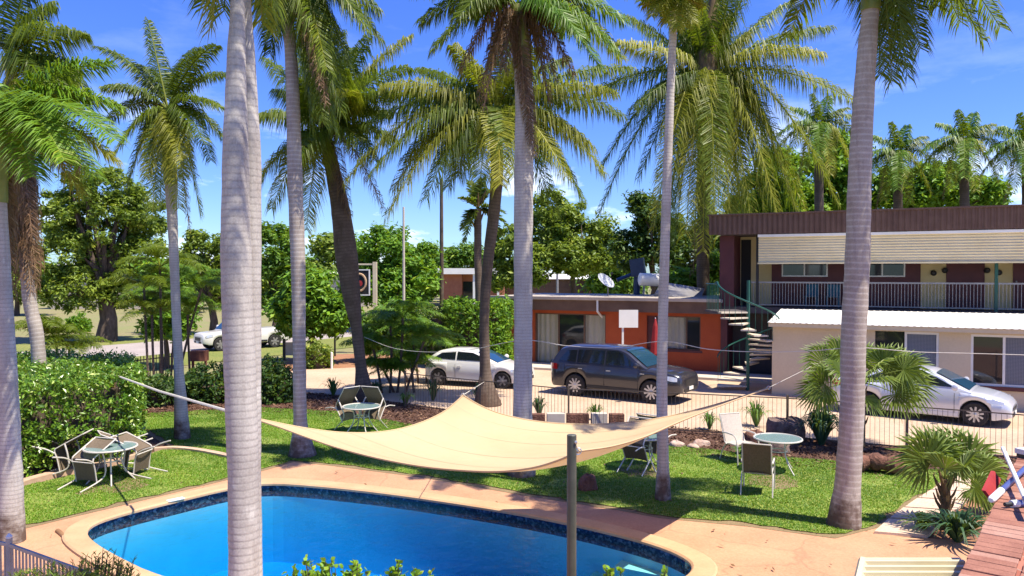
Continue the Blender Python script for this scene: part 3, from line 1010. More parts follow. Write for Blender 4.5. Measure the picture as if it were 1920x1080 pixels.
# ------------------------------------------------------------------ pool
mb = MB()
n = len(pool_in)
def ringwall(mb, poly, z0, z1, mi=0):
    m = len(poly)
    vs = [(p.x, p.y, z0) for p in poly] + [(p.x, p.y, z1) for p in poly]
    mb.add(vs, [(i, (i + 1) % m, (i + 1) % m + m, i + m) for i in range(m)], 0, mi)
ringwall(mb, wall_line, -1.55, -0.225, 0)
ringwall(mb, wall_line, -0.225, 0.0, 1)
sheet(mb, wall_line, -1.55, mi=0)
struct('pool_basin', mb, [M['pool'], M['pool_tile']])
mb = MB()
inner = pool_in
for (pa, za), (pb, zb) in zip([(offset(pool_in, 0.05), -0.02), (inner, 0.0), (inner, 0.035), (offset(pool_in, 0.03), 0.06), (offset(pool_in, 0.33), 0.06), (cop_out, 0.045)],
                             [(inner, 0.0), (inner, 0.035), (offset(pool_in, 0.03), 0.06), (offset(pool_in, 0.33), 0.06), (cop_out, 0.045), (cop_out, 0.0)]):
    vs = [(p.x, p.y, za) for p in pa] + [(p.x, p.y, zb) for p in pb]
    mb.add(vs, [(i, (i + 1) % n, (i + 1) % n + n, i + n) for i in range(n)])
struct('pool_coping', mb, M['coping'], smooth=False)
mb = MB()
prism(mb, [(p.x, p.y) for p in offset(pool_in, 0.028)], -1.54, -0.06)
struct('pool_water', mb, M['water'])
# corner steps under the water at the shaded end
cpt = G(1215, 1050, -0.3)
mb = MB()
def stepq(c, w, d, z0, z1, rot):
    a = V(math.cos(rot), math.sin(rot), 0); b = V(-a.y, a.x, 0)
    obox(mb, (c.x, c.y, (z0 + z1) / 2), a * w, b * d, V(0, 0, (z1 - z0) / 2))
stepq(cpt, 0.42, 0.36, -1.5, -0.36, R(-30))
struct('pool_step', mb, M['step'])
mb = MB()
stepq(G(1165, 1068, -0.6), 0.40, 0.40, -1.5, -0.66, R(-30))
struct('pool_step', mb, M['step'])
mb = MB()
a = G(310, 941, 0.065); b = G(352, 932, 0.065)
u_ = (b - a).normalized(); w_ = V(-u_.y, u_.x, 0)
obox(mb, (a + b) / 2 + w_ * 0.05 - V(0, 0, 0.01), u_ * 0.15, w_ * 0.06, V(0, 0, 0.008))
M['white'] = mat('white_paint', (0.78, 0.77, 0.74), (0.70, 0.69, 0.66), 3, 0.5)
o = obj('pool_marker', mb, M['white'])
tag(o, 'small white marker tile on the far left pool edge', 'marker tile')
# raised paving lip at the left corner; its brown paints the step's shadow line
P = chaikin([G(a, b).to_2d() for a, b in [(108, 998), (120, 1008), (132, 1020), (155, 1034)]], 2, closed=False)
mb = MB()
tube(mb, spline([(p.x, p.y, 0.02) for p in P], 24), [0.04] * 24, 10)
M['lip'] = mat('lip_shadow_brown', (0.20, 0.10, 0.045), (0.30, 0.16, 0.075), 3, 0.8)
struct('paving_lip', mb, M['lip'], smooth=True)

# pavers leading off to the right
pth = thing('stepping_path', 'row of pale square pavers between the lawn and the fan palm', 'path', G(1710, 960), 0)
pth['kind'] = 'structure'
gr = np.random.default_rng(5)
L0 = [(1632, 1003), (1662, 976), (1690, 955), (1716, 937), (1742, 921), (1766, 907), (1790, 894)]
R0 = [(1742, 1012), (1772, 984), (1796, 962), (1818, 943), (1838, 926), (1856, 911), (1872, 897)]
for i in range(6):
    q = [G(*L0[i]), G(*R0[i]), G(*R0[i + 1]), G(*L0[i + 1])]
    cc = sum(q, V(0, 0, 0)) / 4
    q = [cc + (p - cc) * 0.90 for p in q]
    mb = MB()
    prism(mb, [(p.x, p.y) for p in q], 0.0, 0.045 + float(gr.uniform(-.006, .01)))
    obj('paver', mb, M['paver'], pth)

# ------------------------------------------------------------------ building frames
BA = math.atan(1440 / 2960)                      # the buildings' fronts run to the right and nearer
BU = V(math.cos(BA), -math.sin(BA), 0)
BN = V(math.sin(BA), math.cos(BA), 0)
def lx(O, px, y=0.0):
    tt = (px - 960) / 1440 * 1.0
    nx, ny = O.x + BN.x * y, O.y + BN.y * y
    return (tt * ny - nx) / (BU.x - tt * BU.y)
def wz(O, x, y, py):
    p = O + BU * x + BN * y
    return AY(0, py, p.y).z
M['gutter'] = mat('beige_gutter', (0.42, 0.33, 0.26), (0.52, 0.42, 0.33), 2, 0.5)
M['fascia'] = mat('brown_fascia', (0.105, 0.055, 0.036), (0.15, 0.084, 0.056), 2, 0.55)
M['orange'] = mat('orange_render', (0.36, 0.062, 0.020), (0.44, 0.088, 0.026), 1.2, 0.8, bump=0.25, bscale=40, fine=0.15)
M['maroon'] = mat('maroon_paint', (0.075, 0.018, 0.022), (0.11, 0.028, 0.030), 2, 0.55)
M['cream'] = mat('cream_wall', (0.55, 0.445, 0.305), (0.62, 0.51, 0.36), 0.8, 0.85, bump=0.1, bscale=30, fine=0.08)
M['yellow'] = mat('yellow_cream_wall', (0.56, 0.44, 0.21), (0.62, 0.50, 0.26), 1.0, 0.8)
M['roofwhite'] = mat('white_roof_sheet', (0.74, 0.72, 0.66), (0.82, 0.80, 0.75), 1.0, 0.4, fine=0.05)
M['awning'] = mat('cream_awning_sheet', (0.62, 0.51, 0.29), (0.70, 0.59, 0.36), 1.5, 0.45)
M['gravel_roof'] = mat('gravel_roof', (0.22, 0.18, 0.14), (0.55, 0.50, 0.42), 6, 0.95, bump=0.6, bscale=30)
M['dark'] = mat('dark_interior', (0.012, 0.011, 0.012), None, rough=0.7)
M['green_metal'] = mat('green_steel', (0.010, 0.070, 0.052), (0.018, 0.095, 0.072), 3, 0.4)
M['slab'] = mat('dark_slab', (0.055, 0.045, 0.045), (0.09, 0.075, 0.07), 1.5, 0.8)
M['curtain'] = mat('white_curtain', (0.66, 0.64, 0.58), (0.78, 0.76, 0.70), 14, 0.9, mapping=(1, 1, 0.02))
M['alu'] = mat('white_aluminium', (0.66, 0.65, 0.62), (0.72, 0.71, 0.68), 3, 0.4)
M['grey_metal'] = mat('grey_metal', (0.22, 0.21, 0.21), (0.30, 0.29, 0.28), 4, 0.45, 0.3)
M['post'] = mat('grey_green_post', (0.07, 0.078, 0.06), (0.115, 0.118, 0.095), 5, 0.5, 0.2, bump=0.1)
M['black'] = mat('black_metal', (0.018, 0.017, 0.017), (0.03, 0.028, 0.027), 4, 0.5)
t = NT('window_glass')
t.pbr((0.018, 0.022, 0.025), 0.04, 0, 0.75)
M['glass'] = t.m
t = NT('curtain_glass')
p_ = t.pbr((0.02, 0.02, 0.02), 0.03, 0, 0.6, done=False)
tb = t.n('ShaderNodeBsdfTransparent'); tb.inputs[0].default_value = (0.95, 0.95, 0.93, 1)
mx = t.n('ShaderNodeMixShader'); mx.inputs[0].default_value = 0.12
t.l(tb.outputs[0], mx.inputs[1]); t.l(p_, mx.inputs[2]); t.l(mx.outputs[0], t.out.inputs[0])
M['cglass'] = t.m
t = NT('security_mesh')
ck = t.n('ShaderNodeTexChecker'); ck.inputs['Scale'].default_value = 34
tcn = t.n('ShaderNodeTexCoord'); mpn = t.n('ShaderNodeMapping'); mpn.inputs['Rotation'].default_value = (0, R(45), 0)
t.l(tcn.outputs['Object'], mpn.inputs[0]); t.l(mpn.outputs[0], ck.inputs['Vector'])
t.pbr(t.mix(ck.outputs['Fac'], (0.075, 0.085, 0.115), (0.15, 0.165, 0.21)), 0.35, 0, 0.5)
M['mesh'] = t.m

def lbox(name, x0, x1, y0, y1, z0, z1, mk, par, bev=None, kind=None):
    mb = MB(); box(mb, x0, x1, y0, y1, z0, z1)
    return obj(name, mb, M[mk], par, auto=bev)
def window(par, x0, x1, z0, z1, y, frame='alu', panes=(0.5,), glass=('glass', 'glass'), fw=0.05, depth=0.06, back=None):
    """frame box of four bars and mullions, panes are sub-parts"""
    mb = MB()
    box(mb, x0, x1, y - depth, y, z0, z0 + fw); box(mb, x0, x1, y - depth, y, z1 - fw, z1)
    box(mb, x0, x0 + fw, y - depth, y, z0 + fw, z1 - fw); box(mb, x1 - fw, x1, y - depth, y, z0 + fw, z1 - fw)
    cuts = [x0 + fw] + [x0 + (x1 - x0) * p for p in panes] + [x1 - fw]
    for p in cuts[1:-1]:
        box(mb, p - fw / 2, p + fw / 2, y - depth, y, z0 + fw, z1 - fw)
    w = obj('window', mb, M[frame], par)
    for i in range(len(cuts) - 1):
        a = cuts[i] + (fw / 2 if i else 0); b = cuts[i + 1] - (fw / 2 if i < len(cuts) - 2 else 0)
        m2 = MB(); box(m2, a, b, y - depth * 0.55, y - depth * 0.40, z0 + fw, z1 - fw)
        obj('pane', m2, M[glass[i % len(glass)]], w)
    return w
def corrugated(x0, x1, y, z0, z1, pitch, amp, axis, nseg=4):
    """sheet facing -y with ribs: axis 'x' = vertical ribs repeating along x, 'z' = horizontal ribs repeating up"""
    mb = MB()
    if axis == 'x':
        n = int((x1 - x0) / pitch * nseg) + 1
        xs = np.linspace(x0, x1, n); yy = y - amp * np.sign(np.sin(np.arange(n) * 2 * np.pi / nseg + 0.4))
        vs = [(a, b, z0) for a, b in zip(xs, yy)] + [(a, b, z1) for a, b in zip(xs, yy)]
    else:
        n = int((z1 - z0) / pitch * nseg) + 1
        zs = np.linspace(z0, z1, n); yy = y - amp * np.sin(np.arange(n) * 2 * np.pi / nseg)
        vs = [(x0, b, a) for a, b in zip(zs, yy)] + [(x1, b, a) for a, b in zip(zs, yy)]
    mb.add(vs, np.array([(i, i + 1, i + 1 + n, i + n) for i in range(n - 1)]))
    return mb

# ------------------------------------------------------------------ orange single-storey block
O1 = V(0.12, 35.8, 0)
bld = thing('motel_block', 'low orange motel block with flat roof and brown fascia', 'building', O1, -BA)
XR = lx(O1, 1352)
XL = lx(O1, 940)
ZG = 3.16
d0, d1 = lx(O1, 1003), lx(O1, 1136)             # sliding door opening
w0, w1 = lx(O1, 1213), lx(O1, 1314)             # window opening
zd = 2.38
wall = MB()
for a, b, c, d in [(XL, d0, 0, ZG - .45), (d0, d1, zd, ZG - .45), (d1, w0, 0, ZG - .45), (w0, w1, 0, 0.95), (w0, w1, zd, ZG - .45), (w1, XR, 0, ZG - .45)]:
    box(wall, a, b, 0, 0.22, c, d)
obj('wall', wall, M['orange'], bld)
lbox('side_wall', XL - 0.02, XL + 0.2, 0.23, 5.0, 0, ZG - .45, 'orange', bld)
lbox('back_wall', XL, XR, 5.0, 5.2, 0, ZG - .45, 'orange', bld)
lbox('roof', XL - 0.35, XR + 0.15, -0.55, 5.4, ZG - 0.16, ZG - 0.03, 'gravel_roof', bld)
lbox('fascia', XL - 0.36, XR + 0.10, -0.62, -0.57, ZG - 0.62, ZG - 0.13, 'fascia', bld)
lbox('soffit', XL - 0.3, XR + 0.1, -0.56, -0.01, ZG - 0.47, ZG - 0.44, 'maroon', bld)
lbox('gutter', XL - 0.4, XR + 0.12, -0.74, -0.625, ZG - 0.14, ZG + 0.0, 'gutter', bld, 0.01)
mb = MB()
tube(mb, [(lx(O1, 1130), -0.68, ZG - .13), (lx(O1, 1130), -0.68, ZG - .62), (lx(O1, 1130), -0.06, ZG - .9)], 0.045, 8)
obj('downpipe', mb, M['alu'], bld, smooth=True)
dm = d0 + (d1 - d0) * 0.34; dm2 = d0 + (d1 - d0) * 0.70
sd = window(bld, d0, d1, 0.06, zd, 0.14, 'fascia', (0.34, 0.70), ('cglass', 'glass', 'cglass'), 0.06, 0.08)
sd.name = 'sliding_door'
def drape(par, x0, x1, z0, z1, y):
    n = int((x1 - x0) / 0.035)
    xs = np.linspace(x0, x1, n); yy = y + 0.03 * np.sin(np.arange(n) * 0.9)
    mb = MB()
    mb.add([(a, b, z0) for a, b in zip(xs, yy)] + [(a, b, z1) for a, b in zip(xs, yy)], np.array([(i, i + 1, i + 1 + n, i + n) for i in range(n - 1)]))
    return obj('curtain', mb, M['curtain'], par)
drape(bld, d0 + 0.05, dm, 0.1, zd - 0.05, 0.20); drape(bld, dm2, d1 - 0.05, 0.1, zd - 0.05, 0.20)
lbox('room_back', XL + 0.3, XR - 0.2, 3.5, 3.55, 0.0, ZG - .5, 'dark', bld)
lbox('window_trim', w0 - 0.12, w1 + 0.08, -0.02, 0.0, 0.86, 0.95, 'maroon', bld)
wm = lx(O1, 1236); wm2 = lx(O1, 1290)
window(bld, wm, w1, 0.95, zd, 0.14, 'fascia', (0.66,), ('cglass', 'glass'), 0.05, 0.08)
lbox('door', w0, wm, 0.09, 0.14, 0.95, zd, 'maroon', bld)
drape(bld, wm + 0.05, wm2, 1.0, zd - .05, 0.20)
# raised footpath before the orange block
mb = MB()
box(mb, XL - 0.5, XR + 3.2, -1.9, -0.001, 0, 0.11)
fp = obj('footpath', mb, M['kerb'], None, kind='structure')
fp.location = O1; fp.rotation_euler = (0, 0, -BA)

# things on its roof
def on(O, x, y, z):
    return O + BU * x + BN * y + V(0, 0, z)
def roofloc(px, y):
    return on(O1, lx(O1, px, y), y, ZG - 0.03)
M['dish'] = mat('dish_grey', (0.50, 0.53, 0.57), (0.58, 0.60, 0.63), 3, 0.4)
p = roofloc(1140, 2.2)
t = thing('satellite_dish', 'grey satellite dish on a short mast on the flat roof', 'satellite dish', p)
mb = MB(); tube(mb, [p, p + V(0, 0, 0.45)], 0.03, 8); obj('mast', mb, M['grey_metal'], t)
ctr = p + V(-0.10, -0.05, 0.72); ax = V(0.45, -0.45, 0.62).normalized()
a1 = ax.orthogonal().normalized(); a2 = ax.cross(a1)
mb = MB()
vs = []; NR, NS = 6, 24
for i in range(NR + 1):
    r = 0.46 * i / NR
    for j in range(NS):
        th = 2 * math.pi * j / NS
        vs.append(tuple(ctr + a1 * r * math.cos(th) + a2 * r * math.sin(th) + ax * (0.55 * r * r - 0.10)))
mb.add(vs, np.array([(i * NS + j, i * NS + (j + 1) % NS, (i + 1) * NS + (j + 1) % NS, (i + 1) * NS + j) for i in range(NR) for j in range(NS)]))
obj('reflector', mb, M['dish'], t, smooth=True)
mb = MB(); tube(mb, [ctr - a2 * .44, ctr + ax * 0.45], 0.012, 5); tube(mb, [ctr + ax * .40, ctr + ax * .52], 0.045, 8); obj('feed_arm', mb, M['black'], t)
p = roofloc(1222, 3.4) - V(0, 0, .14)
t = thing('solar_water_heater', 'white solar hot water tank with grey panel on the flat roof', 'water heater', p)
mb = MB(); q0 = p + V(-0.62, -.1, 0.92) ; q1 = p + V(0.72, .05, 0.86)
tube(mb, [q0, q0 + (q1 - q0) * .03, q1 - (q1 - q0) * .03, q1], [0.22, 0.30, 0.30, 0.22], 20); obj('tank', mb, M['roofwhite'], t, smooth=False)
mb = MB()
for dx in (-0.4, 0.45):
    for dy in (-.18, .18):
        tube(mb, [p + V(dx, dy, 0), p + V(dx * .9, dy * .6, 0.7)], 0.025, 6)
obj('stand', mb, M['grey_metal'], t)
mb = MB(); obox(mb, p + V(1.15, -0.75, 0.33), V(0.95, -0.35, -0.16), V(0.28, 0.75, 0.26), V(0.03, -.02, 0.05)); obj('panel', mb, M['grey_metal'], t)
p = roofloc(1194, 4.6)
t = thing('chimney_cowl', 'dark blue pipe cowl rising behind the white tank', 'roof vent', p)
M['navy'] = mat('navy_metal', (0.012, 0.03, 0.07), (0.02, 0.05, 0.11), 3, 0.4)
mb = MB(); tube(mb, [p, p + V(0, 0, 0.9)], 0.16, 12); obj('pipe', mb, M['navy'], t)
mb = MB(); obox(mb, p + V(0.05, 0, 1.35), V(0.32, -.1, 0.06), V(.08, .25, 0), V(-.06, 0, 0.42)); tube(mb, [p + V(-.3, 0, .98), p + V(-1.0, -.1, 0.72)], 0.09, 8); obj('hood', mb, M['navy'], t)

# ------------------------------------------------------------------ two-storey block
O2 = V(8.47, 31.28, 0)
b2 = thing('motel_building', 'two-storey motel with balcony, maroon doors and cream awning', 'building', O2, -BA)
XE = 15.5
ZF = 2.85
RY = 1.55                                        # room wall sits back from the balcony edge
def s2(px, y=RY):
    return lx(O2, px, y)
lbox('ground_wall', 0.0, XE, RY, RY + .2, 0, 2.6, 'slab', b2)
lbox('balcony_slab', -0.02, XE, 0, 8, 2.6, ZF, 'slab', b2)
lbox('end_wall', -0.02, 0.55, 0.02, RY, ZF, 5.72, 'maroon', b2)
lbox('lower_end_wall', -0.02, 0.25, 0.3, RY - .002, 0, 2.6, 'maroon', b2)
lbox('left_wall', -0.04, 0.16, RY + .001, 8, 0, 5.72, 'maroon', b2)
lbox('wall', 0.16, XE, RY, RY + .2, ZF, 5.72, 'yellow', b2)
lbox('ceiling', 0.1, XE, -0.3, RY + .1, 5.73, 5.77, 'slab', b2)
lbox('roof', -0.2, XE, -0.42, 8, 5.78, 6.42, 'slab', b2)
obj('fascia', corrugated(-0.35, XE, -0.5, 5.74, 6.5, 0.19, 0.02, 'x'), M['fascia'], b2)
lbox('roof_edge', -0.38, XE, -0.56, -0.40, 6.50, 6.56, 'fascia', b2)
xa = lx(O2, 1422, -0.35)
obj('awning', corrugated(xa, XE, -0.38, 4.62, 5.62, 0.10, 0.013, 'z', 6), M['awning'], b2, smooth=True)
lbox('awning_cap', xa - 0.02, XE, -0.46, -0.34, 5.62, 5.72, 'roofwhite', b2)
lbox('awning_base', xa - 0.02, XE, -0.44, -0.36, 4.56, 4.62, 'awning', b2)
# maroon bays with windows and doors along the room wall
def bay(px0, px1, wins):
    x0, x1 = s2(px0), s2(px1)
    lbox('bay_panel', x0, x1, RY - 0.03, RY - 0.001, ZF, 5.5, 'maroon', b2)
    for (a, b) in wins:
        window(b2, s2(a), s2(b), 4.06, 4.98, RY - 0.032, 'alu', (0.5,), ('glass', 'glass'), 0.05, 0.04)
bay(1447, 1600, [(1466, 1552)])
bay(1604, 1726, [(1612, 1697)])
for k, (a, b) in enumerate([(1774, 1846), (1899, 1975)]):
    dr = lbox('door', s2(a), s2(b), RY - 0.05, RY - 0.001, ZF + 0.02, 5.05, 'maroon', b2)
    lbox('door_frame', s2(a) - .06, s2(b) + .06, RY - 0.03, RY - 0.0005, 5.05, 5.13, 'fascia', b2)
mb = MB()
lathe(mb, (s2(a) + .1, RY - .09, 3.9), [(0.03, -.03), (0.03, .03)], 8); obj('door_handle', mb, M['grey_metal'], dr)
for px, py in [(1750, 512), (1771, 507), (1850, 507), (1872, 511)]:
    mb = MB(); x = s2(px); z = wz(O2, x, RY, py)
    lathe(mb, (x, RY - 0.08, z), [(0.03, 0.08), (0.10, 0.05), (0.11, -.02), (0.05, -.10)], 10, 'y'); obj('wall_light', mb, M['black'], b2)
lbox('doorway', 0.58, s2(1408, RY), RY - 0.02, RY - 0.002, ZF, 5.6, 'dark', b2)  # flat near-black sheet on the wall; the recess's shade is put into its colour
for px in (1420, 1868):
    x = lx(O2, px, 0.05)
    lbox('balcony_post', x - .05, x + .05, 0.0, 0.10, ZF, 5.72, 'green_metal' if px > 1500 else 'black', b2)
mb = MB()
x0 = lx(O2, 1408); 
box(mb, x0, XE, 0.02, 0.08, ZF + 0.96, ZF + 1.02); box(mb, x0, XE, 0.03, 0.07, ZF + 0.08, ZF + 0.12)
rail = obj('balcony_rail', mb, M['grey_metal'], b2)
mb = MB()
for x in np.arange(x0 + 0.1, XE, 0.11):
    box(mb, x - .009, x + .009, 0.041, 0.059, ZF + 0.12, ZF + 0.96)
obj('balusters', mb, M['grey_metal'], rail, kind='stuff')
# low chairs on the balcony
M['teal'] = mat('teal_plastic', (0.02, 0.10, 0.14), (0.03, 0.14, 0.18), 3, 0.4)
for k, (px, lab) in enumerate([(1522, 'teal plastic chair on the balcony nearer the spiral stair'), (1562, 'teal plastic chair on the balcony nearer the grey palm trunk')]):
    p = on(O2, s2(px, 1.1), 1.1, ZF)
    t = thing('balcony_chair', lab, 'chair', p, -BA, 'teal chairs on the upper balcony')
    mb = MB(); box(mb, -.24, .24, -.22, .22, .40, .44); obj('seat', mb, M['teal'], t)
    mb = MB(); obox(mb, (0, .24, .66), V(.24, 0, 0), V(0, .02, 0), V(0, .05, .24)); obj('backrest', mb, M['teal'], t)
    for sx in (-.21, .21):
        for sy in (-.19, .19):
            mb = MB(); box(mb, sx - .02, sx + .02, sy - .02, sy + .02, 0, .40); obj('leg', mb, M['teal'], t)

# spiral stair
pc = G(1402, 733)
SR = 1.06
t = thing('spiral_stair', 'green steel spiral stair with pale treads beside the cream annexe', 'staircase', pc)
mb = MB(); tube(mb, [pc, pc + V(0, 0, 3.95)], 0.06, 12); obj('centre_pole', mb, M['green_metal'], t, smooth=True)
NTR = 15
M['tread'] = mat('pale_tread', (0.50, 0.44, 0.34), (0.60, 0.53, 0.42), 4, 0.7)
tm = None
for k in range(NTR):
    a = R(180) + R(24.5) * k
    z = ZF - 0.02 - k * (ZF - .02) / NTR
    if tm is None:
        mb = MB()
        n = 5; hw = R(14)
        ol = [(0.05 * math.cos(-1.2), 0.05 * math.sin(-1.2))] + [(SR * math.cos(-hw + 2 * hw * i / n), SR * math.sin(-hw + 2 * hw * i / n)) for i in range(n + 1)] + [(0.05 * math.cos(1.2), 0.05 * math.sin(1.2))]
        prism(mb, ol, -0.05, 0.0)
        tm = mb.mesh('tread', M['tread'])
    o = bpy.data.objects.new('tread', tm); COL.objects.link(o); o.parent = t
    o.location = (0, 0, z); o.rotation_euler = (0, 0, a)
hp = []
for k in np.linspace(-0.6, NTR - 1.2, 60):
    a = R(180) + R(24.5) * k
    hp.append(pc + V(SR * math.cos(a), SR * math.sin(a), ZF - .02 - k * (ZF - .02) / NTR + 0.95))
mb = MB(); tube(mb, [pc + V(-SR, .5, ZF + .98)] + hp, 0.028, 6); hr = obj('handrail', mb, M['green_metal'], t, smooth=True)
mb = MB()
for k in np.arange(-0.5, NTR - 1, 0.5):
    a = R(180) + R(24.5) * k
    q = pc + V(SR * math.cos(a), SR * math.sin(a), ZF - .02 - k * (ZF - .02) / NTR)
    tube(mb, [q + V(0, 0, -.03), q + V(0, 0, .95)], 0.008, 4)
obj('balusters', mb, M['green_metal'], hr, kind='stuff')
mb = MB()
p0 = pc + V(-SR, 0.0, ZF - .05); 
box(mb, pc.x - SR, pc.x + 0.1, pc.y + 0.12, pc.y + 1.9, ZF - .10, ZF - 0.02)
obj('landing', mb, M['slab'], t)
mb = MB()
for i in range(9):
    q = pc + V(-SR + 0.02, 0.1 + i * .2, ZF - .02); tube(mb, [q, q + V(0, 0, 0.98)], 0.011, 4)
tube(mb, [pc + V(-SR + .02, 0.05, ZF + .96), pc + V(-SR + .02, 1.8, ZF + .96)], 0.025, 6)
obj('landing_rail', mb, M['green_metal'], t)

# ------------------------------------------------------------------ cream annexe before it
O3 = G(1447, 740); O3.z = 0
b3 = thing('cream_annexe', 'single-storey cream annexe with white lean-to roof and white windows', 'building', O3, -BA)
XC = 11.5
ZE = 2.50
ops = [(lx(O3, 1642), lx(O3, 1762), 0.15, wz(O3, lx(O3, 1700), 0, 622)), (lx(O3, 1822), lx(O3, 1955), 0.72, wz(O3, lx(O3, 1870), 0, 628))]
wall = MB()
xs = 0.0
for a, b, z0, z1 in ops:
    box(wall, xs, a, 0, 0.2, 0, ZE); box(wall, a, b, 0, 0.2, 0, z0); box(wall, a, b, 0, 0.2, z1, ZE)
    xs = b
box(wall, xs, XC, 0, 0.2, 0, ZE)
obj('wall', wall, M['cream'], b3)
lbox('end_wall', 0.001, 0.2, 0.201, 3.2, 0, ZE, 'cream', b3)
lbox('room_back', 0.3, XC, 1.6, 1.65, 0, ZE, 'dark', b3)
lbox('dark_base', ops[1][0] - 0.1, XC, -0.06, -0.001, 0.60, 0.72, 'maroon', b3)
a, b, z0, z1 = ops[0]
lbox('hopper_panel', a, a + (b - a) * 0.46, 0.10, 0.14, z0, z1, 'glass', b3)
m_ = a + (b - a) * 0.47
sdw = window(b3, m_, b, z0, z1, 0.12, 'alu', (), ('mesh',), 0.07, 0.10); sdw.name = 'security_door'
a, b, z0, z1 = ops[1]
window(b3, a, b, z0, z1, 0.12, 'alu', (0.48,), ('glass', 'mesh'), 0.07, 0.10)
lbox('window_sill', a - .05, b + .05, -0.05, -0.001, z0 - .045, z0, 'alu', b3)
# corrugated lean-to roof
mb = MB()
nrib = int((XC + 0.3) / 0.2 * 6)
xs = np.linspace(-0.10, XC + 0.2, nrib + 1)
ph = (np.arange(nrib + 1) % 6)
hz = np.where(ph == 1, 0.011, np.where(ph == 2, 0.011, 0.0))
y0, z0, y1, z1 = -0.42, ZE + 0.03, 3.2, ZE + 0.33
vs = [(x_, y0, z0 + h) for x_, h in zip(xs, hz)] + [(x_, y1, z1 + h) for x_, h in zip(xs, hz)] + [(x_, y0, z0 + h - .012) for x_, h in zip(xs, hz)]
m = len(xs)
mb.add(vs, np.array([(i, i + 1, i + 1 + m, i + m) for i in range(m - 1)] + [(i + 2 * m, i + 1 + 2 * m, i + 1, i) for i in range(m - 1)]))
obj('roof_sheet', mb, M['roofwhite'], b3)
lbox('roof_fascia', -0.08, XC + .2, -0.36, -0.30, ZE - 0.12, ZE + 0.02, 'cream', b3)
lbox('soffit', -0.05, XC + .2, -0.30, -0.001, ZE - 0.03, ZE + 0.0, 'cream', b3)

# ------------------------------------------------------------------ far brick house and sheds
M['brick'] = mat('far_brick', (0.30, 0.10, 0.055), (0.40, 0.155, 0.085), 2.5, 0.85, fine=0.3)
hp_ = G(822, 574); hp_.z = 0
hs = thing('brick_house', 'small red brick house with pale metal roof beyond the hedge', 'house', hp_)
sx = hp_.y / 1440
X = lambda px: AY(px, 500, hp_.y).x
Z = lambda py: AY(0, py, hp_.y).z
def wbox(name, x0, x1, y0, y1, z0, z1, mk, par):
    mb = MB(); box(mb, x0, x1, y0, y1, z0, z1); return obj(name, mb, M[mk], par)
wbox('wall', X(824), X(866), hp_.y, hp_.y + 9, 0, Z(514), 'brick', hs)
wbox('wall', X(866), X(945), hp_.y + 1.2, hp_.y + 9.1, 0, Z(514), 'brick', hs)
wbox('roof', X(818), X(952), hp_.y - .8, hp_.y + 9.6, Z(514) + .003, Z(503), 'roofwhite', hs)
wbox('doorway', X(867), X(890), hp_.y + 1.14, hp_.y + 1.19, 0.0, Z(528), 'glass', hs)
wbox('verandah_post', X(887), X(891), hp_.y - .6, hp_.y - .3, 0, Z(514), 'alu', hs)
wbox('verandah_post', X(932), X(936), hp_.y - .6, hp_.y - .3, 0, Z(514), 'alu', hs)
def shed(label, px0, px1, pyb, pyt, mk, roof, Y, cat='building', nm='distant_building', win=0):
    x0, x1 = AY(px0, 500, Y).x, AY(px1, 500, Y).x
    z1 = AY(0, pyt, Y).z
    b_ = thing(nm, label, cat, V((x0 + x1) / 2, Y, 0))
    mb = MB(); box(mb, x0, x1, Y, Y + 8, 0, z1 - 0.25); obj('wall', mb, M[mk], b_)
    mb = MB()
    mb.add([(x0 - .4, Y - .6, z1 - .3), (x1 + .4, Y - .6, z1 - .3), (x1 + .4, Y + 4, z1 + .35), (x0 - .4, Y + 4, z1 + .35), (x1 + .4, Y + 8.6, z1 - .3), (x0 - .4, Y + 8.6, z1 - .3)], [(0, 1, 2, 3), (3, 2, 4, 5), (0, 3, 5), (1, 4, 2)]); obj('roof', mb, M[roof], b_)
    for k in range(win):
        xx = x0 + (x1 - x0) * (k + .5) / win
        mb = MB(); box(mb, xx - .7, xx + .7, Y - .05, Y - .01, 1.0, 2.1); obj('window', mb, M['glass'], b_)
    return b_
shed('long pale-roofed shed behind the big tree on the left', 95, 300, 575, 497, 'kerb', 'roofwhite', 88, win=5)
shed('pale roof glimpsed behind the sign post', 575, 690, 560, 508, 'kerb', 'roofwhite', 95, win=2)
shed('low carport building behind the white parked cars', 925, 1110, 535, 519, 'fascia', 'roofwhite', 105)
# ------------------------------------------------------------------ vehicles
def paint(name, c, metal=0.0, rough=0.28):
    t = NT(name)
    n_ = t.noise(1.6, 4, 0.6)
    t.pbr(t.mix(t.ramp(n_, [(0.45, (0, 0, 0)), (0.8, (0.25,) * 3)]), c, tuple(x * 0.75 + 0.03 for x in c)), rough, metal, 0.5, coat=0.8)
    return t.m
M['white_car'] = paint('white_car_paint', (0.72, 0.70, 0.66))
M['grey_car'] = paint('grey_car_paint', (0.030, 0.029, 0.037), 0.2)
M['silver_car'] = paint('silver_car_paint', (0.58, 0.60, 0.65), 0.25)
M['tyre'] = mat('tyre_rubber', (0.018, 0.017, 0.017), (0.035, 0.033, 0.031), 8, 0.85)
M['rim'] = mat('alloy_rim', (0.50, 0.50, 0.50), (0.60, 0.60, 0.60), 4, 0.3, 0.6)
M['hub'] = mat('steel_hub', (0.24, 0.23, 0.22), (0.32, 0.31, 0.30), 4, 0.5, 0.4)
t = NT('car_glass'); t.pbr((0.010, 0.014, 0.020), 0.03, 0, 0.9); M['cglas'] = t.m
t = NT('windscreen_glass'); t.pbr((0.015, 0.05, 0.085), 0.03, 0, 1.0); M['wsglas'] = t.m
t = NT('lamp_lens'); t.pbr((0.62, 0.63, 0.64), 0.08, 0.2, 0.8, coat=1.0); M['lens'] = t.m
